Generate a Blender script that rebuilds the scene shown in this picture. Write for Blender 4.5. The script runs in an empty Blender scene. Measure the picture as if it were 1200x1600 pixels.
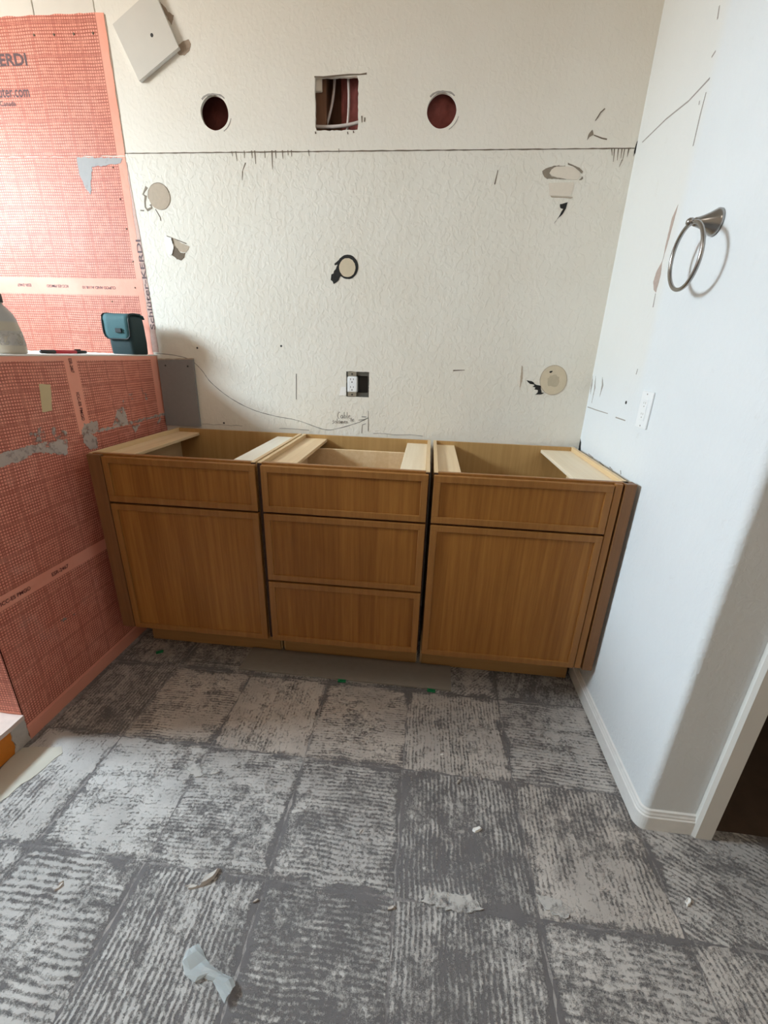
import bpy, bmesh, math, random
from mathutils import Vector, Matrix

# ------------------------------------------------------------------ camera, daylight, exposure
scene = bpy.context.scene
COL = scene.collection
cam_data = bpy.data.cameras.new('camera')
cam_data.sensor_fit = 'HORIZONTAL'
cam_data.sensor_width = 36.0
cam_data.lens = 662.32 / 1200.0 * 36.0
cam_data.clip_start = 0.02
cam = bpy.data.objects.new('camera', cam_data)
COL.objects.link(cam)
_y, _t, _r = -0.0943, -0.3567, 0.0323
_fw = Vector((math.sin(_y) * math.cos(_t), math.cos(_y) * math.cos(_t), math.sin(_t)))
_rt = Vector((math.cos(_y), -math.sin(_y), 0))
_up = _rt.cross(_fw)
_r2 = _rt * math.cos(_r) + _up * math.sin(_r)
_u2 = -_rt * math.sin(_r) + _up * math.cos(_r)
_m = Matrix((_r2, _u2, -_fw)).transposed().to_4x4()
_m.translation = Vector((0.2779, -2.0493, 1.310))
cam.matrix_world = _m
scene.camera = cam

WIN_Y0, WIN_Y1, WIN_Z0, WIN_Z1, WIN_X = -1.55, -0.76, 1.88, 2.57, -2.70
world = bpy.data.worlds.new('sky')
scene.world = world
world.use_nodes = True
_wt = world.node_tree
_tc = _wt.nodes.new('ShaderNodeTexCoord')
_sp = _wt.nodes.new('ShaderNodeSeparateXYZ')
_wt.links.new(_tc.outputs['Generated'], _sp.inputs[0])
_cr = _wt.nodes.new('ShaderNodeValToRGB')          # overcast sky: three times brighter overhead than at the horizon, dim ground below
_mr = _wt.nodes.new('ShaderNodeMapRange')
_mr.inputs['From Min'].default_value = -1.0
_wt.links.new(_sp.outputs['Z'], _mr.inputs['Value'])
_wt.links.new(_mr.outputs[0], _cr.inputs[0])
_e = _cr.color_ramp.elements
_e[0].position = 0.48; _e[0].color = (0.235, 0.23, 0.215, 1)
_e[1].position = 1.0; _e[1].color = (0.66, 0.86, 1.0, 1)
_h = _cr.color_ramp.elements.new(0.505); _h.color = (0.34, 0.385, 0.41, 1)
_wt.links.new(_cr.outputs[0], _wt.nodes['Background'].inputs['Color'])
world.node_tree.nodes['Background'].inputs['Strength'].default_value = 118.0
portal = bpy.data.lights.new('window_portal', 'AREA')
portal.shape = 'RECTANGLE'
portal.size = WIN_Y1 - WIN_Y0
portal.size_y = WIN_Z1 - WIN_Z0
portal.cycles.is_portal = True
po = bpy.data.objects.new('window_portal', portal)
COL.objects.link(po)
po.location = (WIN_X - 0.13, (WIN_Y0 + WIN_Y1) / 2, (WIN_Z0 + WIN_Z1) / 2)
po.rotation_euler = (math.pi / 2, 0, -math.pi / 2)     # faces +x, into the room

vs = scene.view_settings
vs.view_transform = 'Standard'
vs.look = 'None'
vs.gamma = 1.0
vs.use_curve_mapping = False
vs.exposure = 0.57
scene.cycles.diffuse_bounces = 4
scene.cycles.max_bounces = 8
scene.cycles.use_adaptive_sampling = True
scene.cycles.adaptive_threshold = 0.03
random.seed(7)

# ------------------------------------------------------------------ helpers
def wloc(o):
    v = Vector((0, 0, 0))
    while o is not None:
        v += o.location
        o = o.parent
    return v

def obj(name, bm, mat, parent=None, smooth=False, origin=None):
    bmesh.ops.recalc_face_normals(bm, faces=bm.faces)
    base = wloc(parent) if parent is not None else (Vector(origin) if origin is not None else Vector((0, 0, 0)))
    if base.length > 0:
        bmesh.ops.translate(bm, verts=bm.verts, vec=-base)
    me = bpy.data.meshes.new(name)
    bm.to_mesh(me)
    bm.free()
    if smooth:
        me.polygons.foreach_set('use_smooth', [True] * len(me.polygons))
    me.materials.append(mat)
    o = bpy.data.objects.new(name, me)
    COL.objects.link(o)
    if parent is not None:
        o.parent = parent
    elif origin is not None:
        o.location = base
    return o

def tag(o, label=None, cat=None, group=None, kind=None):
    if label: o['label'] = label
    if cat: o['category'] = cat
    if group: o['group'] = group
    if kind: o['kind'] = kind
    return o

def thing(name, loc, label, cat, group=None):
    o = bpy.data.objects.new(name, None)
    o.empty_display_size = 0.05
    COL.objects.link(o)
    o.location = loc
    return tag(o, label, cat, group)

def struct(name, bm, mat, parent=None, smooth=False):
    o = obj(name, bm, mat, parent, smooth)
    if parent is None: o['kind'] = 'structure'
    return o

def B(): return bmesh.new()

def box(bm, x0, x1, y0, y1, z0, z1, bev=0.0, seg=1):
    r = bmesh.ops.create_cube(bm, size=1.0)
    vs_ = r['verts']
    for v in vs_:
        v.co = Vector(((x0 + x1) / 2 + v.co.x * (x1 - x0), (y0 + y1) / 2 + v.co.y * (y1 - y0), (z0 + z1) / 2 + v.co.z * (z1 - z0)))
    if bev > 0:
        es = list({e for v in vs_ for e in v.link_edges})
        bmesh.ops.bevel(bm, geom=es, offset=bev, segments=seg, profile=0.6, affect='EDGES')
    return bm

def P3(axis, a, p):
    if axis == 'y': return Vector((p[0], a, p[1]))
    if axis == 'x': return Vector((a, p[0], p[1]))
    return Vector((p[0], p[1], a))

def prism(bm, pts, axis, a0, a1):
    f = [bm.verts.new(P3(axis, a0, p)) for p in pts]
    g = [bm.verts.new(P3(axis, a1, p)) for p in pts]
    n = len(pts)
    try:
        bm.faces.new(f); bm.faces.new(g[::-1])
    except ValueError:
        pass
    for i in range(n):
        bm.faces.new((f[i], g[i], g[(i + 1) % n], f[(i + 1) % n]))
    return bm

def rough(pts, step=0.006, amp=0.0025, seed=1):
    """resample a closed outline and roughen it"""
    rnd = random.Random(seed)
    out = []
    n = len(pts)
    for i in range(n):
        a, b = Vector(pts[i]), Vector(pts[(i + 1) % n])
        k = max(1, int((b - a).length / step))
        for j in range(k):
            p = a.lerp(b, j / k)
            s = 0.4 if j == 0 else 1.0
            out.append((p.x + rnd.uniform(-amp, amp) * s, p.y + rnd.uniform(-amp, amp) * s))
    return out

def ribbon(pts, w, seed=None, taper=False):
    """outline of a thin stroke along a polyline"""
    P = [Vector(p) for p in pts]
    rnd = random.Random(seed if seed is not None else 3)
    L, R = [], []
    for i, p in enumerate(P):
        d = (P[min(i + 1, len(P) - 1)] - P[max(i - 1, 0)])
        d = d.normalized() if d.length > 0 else Vector((1, 0))
        n = Vector((-d.y, d.x))
        ww = w * (0.5 if seed is None else rnd.uniform(0.3, 0.7))
        if taper and i == len(P) - 1: ww *= 0.25
        L.append(tuple(p + n * ww)); R.append(tuple(p - n * ww))
    return L + R[::-1]

def strokes(bm, lines, axis, a0, a1, w, seed=None, taper=False):
    for k, l in enumerate(lines):
        P = ribbon(l, w, None if seed is None else seed + k, taper)
        n = len(l)
        # strip of quads so that bends never self-overlap badly
        f = [bm.verts.new(P3(axis, a0, p)) for p in P]
        g = [bm.verts.new(P3(axis, a1, p)) for p in P]
        m = len(P)
        for i in range(n - 1):
            q = (i, i + 1, m - 2 - i, m - 1 - i)
            bm.faces.new([f[j] for j in q]); bm.faces.new([g[j] for j in q][::-1])
            bm.faces.new((f[i], g[i], g[i + 1], f[i + 1]))
            bm.faces.new((f[m - 2 - i], g[m - 2 - i], g[m - 1 - i], f[m - 1 - i]))
        bm.faces.new((f[0], f[m - 1], g[m - 1], g[0]))
        bm.faces.new((f[n - 1], g[n - 1], g[n], f[n]))
    return bm

def ellipse(c, rx, rz, n=40, amp=0.0, seed=2, rot=0.0):
    rnd = random.Random(seed)
    o = []
    for i in range(n):
        a = 2 * math.pi * i / n
        k = 1 + rnd.uniform(-amp, amp)
        x, z = rx * k * math.cos(a), rz * k * math.sin(a)
        o.append((c[0] + x * math.cos(rot) - z * math.sin(rot), c[1] + x * math.sin(rot) + z * math.cos(rot)))
    return o

def tube(bm, pts, r, n=10, cap=True, closed=False):
    P = [Vector(p) for p in pts]
    rings = []
    up = Vector((0.13, 0.21, 0.97)).normalized()
    m = len(P)
    for i in range(m):
        if closed: d = P[(i + 1) % m] - P[(i - 1) % m]
        else: d = P[min(i + 1, m - 1)] - P[max(i - 1, 0)]
        d.normalize()
        a = d.cross(up)
        if a.length < 1e-3: a = d.cross(Vector((1, 0, 0)))
        a.normalize(); b = d.cross(a)
        rr = r[i] if isinstance(r, (list, tuple)) else r
        rings.append([bm.verts.new(P[i] + (a * math.cos(2 * math.pi * k / n) + b * math.sin(2 * math.pi * k / n)) * rr) for k in range(n)])
    for i in range(m if closed else m - 1):
        A, C = rings[i], rings[(i + 1) % m]
        for k in range(n):
            bm.faces.new((A[k], A[(k + 1) % n], C[(k + 1) % n], C[k]))
    if cap and not closed:
        bm.faces.new(rings[0][::-1]); bm.faces.new(rings[-1])
    return bm

def lathe(bm, prof, c, n=32, axis='z', sx=1.0, sy=1.0):
    rings = []
    for r, h in prof:
        ring = []
        for k in range(n):
            a = 2 * math.pi * k / n
            u, v = r * math.cos(a) * sx, r * math.sin(a) * sy
            p = (u, v, h) if axis == 'z' else ((u, h, v) if axis == 'y' else (h, u, v))
            ring.append(bm.verts.new(Vector(c) + Vector(p)))
        rings.append(ring)
    for A, C in zip(rings, rings[1:]):
        for k in range(n):
            bm.faces.new((A[k], A[(k + 1) % n], C[(k + 1) % n], C[k]))
    bm.faces.new(rings[0][::-1]); bm.faces.new(rings[-1])
    return bm

def text_bm(body, height, left=None, right=None, base=0.0, xdir=(1, 0, 0), udir=(0, 0, 1), nrm=(0, -1, 0), at=(0, 0, 0), width=None, bold=0.0):
    """flat lettering: height of the tallest glyph; starts or ends at 'at'"""
    cu = bpy.data.curves.new('lettering', 'FONT')
    cu.body = body
    cu.size = 1.0
    cu.offset = bold
    cu.resolution_u = 3
    tmp = bpy.data.objects.new('lettering', cu)
    COL.objects.link(tmp)
    bpy.context.view_layer.update()
    dg = bpy.context.evaluated_depsgraph_get()
    me = bpy.data.meshes.new_from_object(tmp.evaluated_get(dg))
    bm = bmesh.new(); bm.from_mesh(me)
    bpy.data.objects.remove(tmp); bpy.data.curves.remove(cu); bpy.data.meshes.remove(me)
    xs = [v.co.x for v in bm.verts]; ys = [v.co.y for v in bm.verts]
    s = height / max(ys)
    sx = (width / (max(xs) - min(xs))) if width else s
    x0 = min(xs)
    X, U, N = Vector(xdir), Vector(udir), Vector(nrm)
    W = (max(xs) - x0) * sx
    off = -W if right else 0.0
    for v in bm.verts:
        v.co = Vector(at) + X * ((v.co.x - x0) * sx + off) + U * (v.co.y * s) + N * 0.0
    return bm

# ------------------------------------------------------------------ materials
class NT:
    def __init__(self, name):
        self.m = bpy.data.materials.new(name)
        self.m.use_nodes = True
        self.t = self.m.node_tree
        self.b = self.t.nodes['Principled BSDF']
    def n(self, kind, **kw):
        nd = self.t.nodes.new(kind)
        for k, v in kw.items(): setattr(nd, k, v)
        return nd
    def l(self, a, b): self.t.links.new(a, b)
    def put(self, sock, v):
        if isinstance(v, (int, float)): sock.default_value = v
        elif isinstance(v, (tuple, list)): sock.default_value = v if len(v) != 3 or len(sock.default_value) == 3 else (*v, 1)
        else: self.l(v, sock)
    def pos(self): return self.n('ShaderNodeNewGeometry').outputs['Position']
    def objc(self): return self.n('ShaderNodeTexCoord').outputs['Object']
    def sep(self, v):
        s = self.n('ShaderNodeSeparateXYZ'); self.l(v, s.inputs[0]); return s.outputs
    def comb(self, x, y, z):
        s = self.n('ShaderNodeCombineXYZ')
        for i, a in enumerate((x, y, z)): self.put(s.inputs[i], a)
        return s.outputs[0]
    def math(self, op, a, b=None, c=None, clamp=False):
        s = self.n('ShaderNodeMath', operation=op, use_clamp=clamp)
        for i, v in enumerate((a, b, c)):
            if v is not None: self.put(s.inputs[i], v)
        return s.outputs[0]
    def noise(self, vec, scale, detail=4, rough=0.55, dist=0.0):
        s = self.n('ShaderNodeTexNoise')
        self.l(vec, s.inputs['Vector'])
        s.inputs['Scale'].default_value = scale; s.inputs['Detail'].default_value = detail
        s.inputs['Roughness'].default_value = rough; s.inputs['Distortion'].default_value = dist
        return s.outputs['Fac']
    def scale(self, vec, s):
        m = self.n('ShaderNodeVectorMath', operation='MULTIPLY')
        self.l(vec, m.inputs[0]); m.inputs[1].default_value = s
        return m.outputs[0]
    def smooth(self, v, a, b):
        m = self.n('ShaderNodeMapRange', interpolation_type='SMOOTHSTEP')
        self.put(m.inputs['Value'], v); m.inputs['From Min'].default_value = a; m.inputs['From Max'].default_value = b
        return m.outputs['Result']
    def mix(self, f, a, b, mode='MIX'):
        m = self.n('ShaderNodeMix', data_type='RGBA', blend_type=mode)
        self.put(m.inputs[0], f); self.put(m.inputs[6], a); self.put(m.inputs[7], b)
        return m.outputs[2]
    def bump(self, h, strength=0.3, dist=0.01):
        b = self.n('ShaderNodeBump')
        b.inputs['Strength'].default_value = strength; b.inputs['Distance'].default_value = dist
        self.put(b.inputs['Height'], h)
        self.l(b.outputs[0], self.b.inputs['Normal'])
    def set(self, col, rough=0.6, metal=0.0, spec=None):
        self.put(self.b.inputs['Base Color'], col)
        self.put(self.b.inputs['Roughness'], rough)
        self.b.inputs['Metallic'].default_value = metal
        if spec is not None: self.b.inputs['Specular IOR Level'].default_value = spec
        return self.m

def plain(name, col, rough=0.6, metal=0.0, var=0.08, scale=30.0, bump=0.0, spec=None):
    k = NT(name)
    n = k.noise(k.pos(), scale, 5)
    c = k.mix(n, tuple(x * (1 - var) for x in col), tuple(min(1, x * (1 + var)) for x in col))
    if bump: k.bump(n, bump, 0.004)
    return k.set(c, rough, metal, spec)

def paint(name, col, col2, tex=0.35, tscale=55.0, patch=None):
    k = NT(name)
    p = k.pos()
    big = k.noise(p, 2.2, 4)
    c = k.mix(k.smooth(big, 0.35, 0.7), col, col2)
    dirt = k.noise(p, 14, 6, 0.7)
    c = k.mix(k.math('MULTIPLY', k.smooth(dirt, 0.62, 0.82), 0.25), c, (0.42, 0.37, 0.30))
    if patch:  # warm light put into the paint colour, with soft edges
        s = k.sep(p)
        ymin, z0, z1, warm_light = patch
        m = k.math('MULTIPLY', k.smooth(s[1], ymin - 0.05, ymin + 0.02), k.math('MULTIPLY', k.smooth(s[2], z0 - 0.01, z0 + 0.25), k.math('SUBTRACT', 1.0, k.smooth(s[2], z1 + 0.5, z1 + 0.9))))
        c = k.mix(k.math('MULTIPLY', m, 0.45), c, warm_light)
    # sprayed, knocked-down wall texture: raised islands with flat tops
    q = k.scale(p, (1.0, 1.0, 0.8))
    isl = k.smooth(k.noise(q, tscale, 2, 0.5, 0.6), 0.46, 0.60)
    fine = k.noise(p, 260, 2)
    low = k.noise(p, 3.0, 2)
    h = k.math('ADD', k.math('ADD', k.math('MULTIPLY', isl, 0.8), k.math('MULTIPLY', fine, 0.12)), k.math('MULTIPLY', low, 1.5))
    k.bump(h, tex, 0.004)
    return k.set(c, 0.72, spec=0.25)

def wood(name, c1, c2, rough=0.42, strips=0.075, grain_axis='z', seed=0.0, spec=0.4):
    k = NT(name)
    p = k.pos()
    s = k.sep(p)
    u = {'z': s[0], 'x': s[2], 'y': s[0]}[grain_axis]
    wob = k.math('MULTIPLY', k.noise(p, 1.3, 2), 0.02)
    cell = k.math('FLOOR', k.math('DIVIDE', k.math('ADD', u, k.math('ADD', wob, seed)), strips))
    w = k.n('ShaderNodeTexWhiteNoise', noise_dimensions='1D')
    k.l(cell, w.inputs['W'])
    sc = {'z': (60, 60, 2.2), 'x': (2.2, 60, 60), 'y': (60, 2.2, 60)}[grain_axis]
    g = k.noise(k.scale(p, sc), 1.0, 6, 0.65, 0.25)
    sc2 = tuple(a * 5 for a in sc)
    f = k.noise(k.scale(p, sc2), 1.0, 3, 0.6)
    t = k.math('ADD', k.math('MULTIPLY', g, 0.72), k.math('MULTIPLY', w.outputs['Value'], 0.16))
    t = k.math('ADD', t, k.math('MULTIPLY', f, 0.12))
    c = k.mix(k.smooth(t, 0.25, 0.85), c1, c2)
    k.bump(k.math('ADD', g, f), 0.05, 0.001)
    return k.set(c, rough, spec=spec)

def membrane(name, uaxis, bands, pitch=0.0101):
    """orange fleece membrane with a printed centimetre grid and blank lettering bands"""
    k = NT(name)
    p = k.pos()
    s = k.sep(p)
    wv = k.math('MULTIPLY', k.math('SUBTRACT', k.noise(p, 5.0, 3), 0.5), 0.012)
    u = k.math('ADD', s[uaxis], wv)
    v = k.math('ADD', s[2], wv)
    def line(c, pt, w, soft):
        f = k.math('FRACT', k.math('DIVIDE', c, pt))
        d = k.math('ABSOLUTE', k.math('SUBTRACT', f, 0.5))
        return k.math('SUBTRACT', 1.0, k.smooth(d, w, w + soft))
    g = k.math('MAXIMUM', k.math('MULTIPLY', line(u, pitch, 0.15, 0.10), 0.92), line(v, pitch, 0.16, 0.10))
    fade = k.smooth(k.noise(p, 40, 3), 0.25, 0.6)
    g = k.math('MULTIPLY', g, k.math('ADD', 0.55, k.math('MULTIPLY', fade, 0.35)))
    big = k.math('MULTIPLY', k.math('MAXIMUM', line(u, pitch * 10, 0.008, 0.01), line(v, pitch * 10, 0.008, 0.01)), 0.8)
    g = k.math('MAXIMUM', g, big)
    for ax, c, hw in bands:
        m = k.smooth(k.math('ABSOLUTE', k.math('SUBTRACT', s[ax], c)), hw - 0.0015, hw + 0.0015)
        g = k.math('MULTIPLY', g, m)
    base = k.mix(k.smooth(k.noise(p, 6, 4), 0.3, 0.7), MEM_A, MEM_B)
    c = k.mix(g, base, MEM_L)
    # dusty thinset haze
    hz = k.math('MULTIPLY', k.smooth(k.noise(p, 4.5, 5, 0.65), 0.60, 0.78), 0.22)
    c = k.mix(hz, c, (0.62, 0.50, 0.46))
    k.bump(k.math('ADD', k.noise(p, 9, 4), k.math('MULTIPLY', k.noise(p, 350, 2), 0.08)), 0.35, 0.01)
    return k.set(c, 0.5, spec=0.35)

MEM_A, MEM_B, MEM_L = (0.88, 0.35, 0.25), (0.92, 0.41, 0.305), (0.36, 0.075, 0.05)

M = {}
M['wall_low'] = paint('old_cream_wall_paint', (0.81, 0.77, 0.69), (0.78, 0.73, 0.64), 0.24, 46)
M['wall_up'] = paint('primed_drywall_paint', (0.83, 0.785, 0.705), (0.80, 0.745, 0.655), 0.12, 60)
M['wall_white'] = paint('white_wall_paint', (0.77, 0.795, 0.81), (0.745, 0.77, 0.785), 0.16, 60, patch=(-0.45, 1.115, 2.055, (0.78, 0.745, 0.67)))  # patch: warm light high towards the back corner, painted in
M['wall_plain'] = paint('room_wall_paint', (0.64, 0.54, 0.42), (0.62, 0.51, 0.39), 0.15, 60)
M['ceiling'] = paint('ceiling_paint', (0.74, 0.70, 0.63), (0.72, 0.67, 0.60), 0.2, 60)
M['trim'] = plain('white_trim_enamel', (0.74, 0.72, 0.68), 0.38, var=0.03, scale=12, bump=0.05)
M['trim_dirty'] = plain('scuffed_trim_enamel', (0.82, 0.81, 0.79), 0.42, var=0.08, scale=40, bump=0.1)
M['board'] = plain('grey_backer_board', (0.26, 0.25, 0.25), 0.85, var=0.08, scale=60, bump=0.05)
M['board_white'] = plain('pale_wallboard', (0.74, 0.69, 0.62), 0.8, var=0.04, scale=15)
M['cutoff_face'] = plain('primed_offcut_paper', (0.66, 0.625, 0.565), 0.75, var=0.03, scale=20, bump=0.05)
M['paper_brown'] = plain('torn_brown_paper', (0.36, 0.27, 0.20), 0.9, var=0.2, scale=80, bump=0.3)
M['paper_taupe'] = plain('taupe_patch', (0.47, 0.38, 0.29), 0.85, var=0.12, scale=70, bump=0.1)
M['paper_tan'] = plain('tan_round_patch', (0.64, 0.54, 0.39), 0.8, var=0.08, scale=45, bump=0.08)
M['paper_tan_in'] = plain('tan_patch_worn_centre', (0.50, 0.42, 0.30), 0.85, var=0.12, scale=60, bump=0.1)
M['gypsum'] = plain('torn_gypsum', (0.88, 0.86, 0.83), 0.9, var=0.05, scale=90, bump=0.3)
M['patch_pale'] = plain('pale_patching_compound', (0.75, 0.67, 0.57), 0.85, var=0.06, scale=50, bump=0.12)
M['patch_grey'] = plain('grey_patching_rim', (0.26, 0.215, 0.165), 0.9, var=0.2, scale=90, bump=0.3)
M['black'] = plain('black_tear', (0.012, 0.011, 0.010), 0.8, var=0.3, scale=120, bump=0.4)
M['crack'] = plain('dark_crack', (0.16, 0.12, 0.085), 0.9, var=0.3, scale=90)
M['crack_soft'] = plain('faint_scratch', (0.36, 0.33, 0.30), 0.9, var=0.2, scale=90)
M['pencil'] = plain('pencil_lead', (0.20, 0.18, 0.16), 0.7, var=0.3, scale=150)
M['stain_pink'] = plain('torn_pink_paper', (0.47, 0.37, 0.32), 0.9, var=0.2, scale=90, bump=0.2)
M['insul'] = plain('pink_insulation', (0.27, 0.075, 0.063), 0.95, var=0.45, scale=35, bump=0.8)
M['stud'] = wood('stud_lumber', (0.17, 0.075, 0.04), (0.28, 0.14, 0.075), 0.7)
M['cable'] = plain('white_cable_jacket', (0.62, 0.55, 0.52), 0.4, var=0.04)
M['outlet_box'] = plain('grey_outlet_box', (0.09, 0.085, 0.07), 0.55, var=0.25, scale=90)
M['steel'] = plain('zinc_strap', (0.45, 0.43, 0.38), 0.35, metal=0.9, var=0.1)
M['white_plastic'] = plain('white_plastic', (0.86, 0.87, 0.88), 0.3, var=0.01)
M['slot'] = plain('slot_dark', (0.03, 0.03, 0.03), 0.6, var=0.1)
M['nickel'] = plain('brushed_nickel', (0.36, 0.345, 0.33), 0.26, metal=1.0, var=0.08, scale=60)
M['front'] = wood('stained_front_veneer', (0.22, 0.080, 0.014), (0.41, 0.180, 0.040), 0.40, 0.066, spec=0.25)
M['frame'] = wood('stained_front_frame', (0.26, 0.108, 0.026), (0.385, 0.175, 0.048), 0.38, 0.5, spec=0.3)
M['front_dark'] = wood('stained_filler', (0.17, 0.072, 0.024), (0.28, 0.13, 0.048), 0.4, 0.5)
M['carcass'] = wood('birch_carcass', (0.43, 0.245, 0.085), (0.56, 0.345, 0.14), 0.45, 0.2)
M['edge'] = wood('birch_edge', (0.66, 0.46, 0.25), (0.76, 0.57, 0.34), 0.5, 0.3, 'y')
M['strip'] = wood('maple_strip', (0.68, 0.48, 0.27), (0.82, 0.64, 0.42), 0.5, 0.06, 'y')
M['strip_lit'] = wood('lit_maple_strip', (0.82, 0.76, 0.64), (0.90, 0.86, 0.76), 0.5, 0.06, 'y')  # lit copy of the maple strip: window light put into the colour
M['strip_cream'] = wood('cream_maple_strip', (0.76, 0.62, 0.44), (0.87, 0.75, 0.57), 0.5, 0.06, 'y')
M['edge_shade'] = wood('gap_shade_edge', (0.045, 0.017, 0.009), (0.07, 0.028, 0.014), 0.6, 0.5)  # near-black: shade inside the front gaps put into the wood colour
M['toe'] = wood('toe_kick_ply', (0.36, 0.185, 0.06), (0.46, 0.26, 0.10), 0.5, 0.5, 'x')
M['teal'] = plain('teal_fabric', (0.035, 0.115, 0.13), 0.7, var=0.12, scale=300, bump=0.2)
M['teal_shade'] = plain('shaded_teal_fabric', (0.012, 0.035, 0.04), 0.75, var=0.15, scale=300, bump=0.2)  # darker copy of the teal: shade on the pouch body put into the colour
M['piping'] = plain('black_piping', (0.008, 0.014, 0.017), 0.6, var=0.1)
M['red_plastic'] = plain('red_plastic', (0.55, 0.03, 0.05), 0.35, var=0.03)
M['black_plastic'] = plain('black_plastic', (0.015, 0.015, 0.017), 0.4, var=0.1)
M['ink'] = plain('dark_red_print', (0.13, 0.02, 0.02), 0.6, var=0.05)
M['ink_grey'] = plain('dark_grey_print', (0.10, 0.05, 0.055), 0.6, var=0.05)
M['tape'] = plain('masking_tape', (0.66, 0.52, 0.30), 0.7, var=0.06, scale=40)
M['green'] = plain('green_plastic', (0.01, 0.22, 0.08), 0.4, var=0.1)
M['curb_core'] = plain('orange_curb_board', (0.66, 0.20, 0.012), 0.6, var=0.15, scale=50, bump=0.1)
M['mortar'] = plain('pale_mortar', (0.52, 0.47, 0.43), 0.9, var=0.15, scale=60, bump=0.4)
M['mortar_cap'] = plain('dusty_curb_cap', (0.66, 0.52, 0.46), 0.85, var=0.15, scale=30, bump=0.3)
M['skim'] = plain('smooth_beige_skim', (0.50, 0.46, 0.39), 0.85, var=0.10, scale=9, bump=0.1)
M['cement_strip'] = plain('fibre_cement_strip', (0.27, 0.235, 0.20), 0.85, var=0.10, scale=45, bump=0.08)
M['mem_band'] = plain('blank_membrane_band', (0.82, 0.34, 0.24), 0.45, var=0.05, scale=20, bump=0.1)
M['mem_edge'] = plain('frayed_membrane_edge', (0.62, 0.42, 0.36), 0.7, var=0.25, scale=60, bump=0.3)
M['mem_back'] = membrane('membrane_on_back_wall', 0, [(2, 1.561, 0.034), (0, -1.066, 0.018)])
M['mem_pony_up'] = membrane('membrane_upper_side', 1, [(1, -0.530, 0.030), (1, -0.02, 0.035), (2, 1.262, 0.01)])
M['mem_pony_low'] = membrane('membrane_lower_side', 1, [(2, 0.524, 0.024), (2, 0.02, 0.042)])
M['mem_end'] = membrane('membrane_end_face', 0, [(2, 0.10, 0.02)])

def smear(name, col, density, sc=28):
    """thin trowelled thinset that lets the membrane show through"""
    k = NT(name)
    p = k.pos()
    n = k.noise(p, sc, 6, 0.65)
    a = k.smooth(n, 0.62 - density, 0.70 - density * 0.6)
    k.set(k.mix(k.noise(p, 70, 3), tuple(c * 0.88 for c in col), col), 0.9)
    k.l(k.math('MULTIPLY', a, 0.85), k.b.inputs['Alpha'])
    k.bump(n, 0.25, 0.003)
    return k.m
M['smear'] = smear('thinset_smear', (0.62, 0.52, 0.47), 0.30)
M['smear_thin'] = smear('thin_thinset_haze', (0.60, 0.50, 0.45), 0.12)
M['smear_floor'] = smear('dry_mortar_smear', (0.60, 0.57, 0.54), 0.26)
M['smear_grey'] = smear('grey_thinset_smear', (0.50, 0.51, 0.515), 0.46)

def floor_tones(k, p):
    tone = k.noise(p, 9, 4)
    grit = k.noise(p, 110, 6, 0.78)
    speck = k.noise(p, 420, 3, 0.7)
    dark = k.mix(tone, (0.115, 0.106, 0.108), (0.20, 0.184, 0.184))
    return tone, grit, speck, dark

def slab_mat():
    k = NT('bare_concrete_slab')
    p = k.pos()
    tone, grit, speck, dark = floor_tones(k, p)
    n1 = k.noise(p, 7, 6, 0.65)
    dust = k.math('ADD', k.math('MULTIPLY', n1, 0.55), k.math('MULTIPLY', grit, 0.45))
    c = k.mix(k.math('MULTIPLY', k.smooth(dust, 0.44, 0.60), 0.8), dark, (0.42, 0.39, 0.37))
    k.bump(k.math('ADD', grit, k.math('MULTIPLY', n1, 0.5)), 0.3, 0.004)
    return k.set(c, 0.88, spec=0.25)
M['slab'] = slab_mat()

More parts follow.
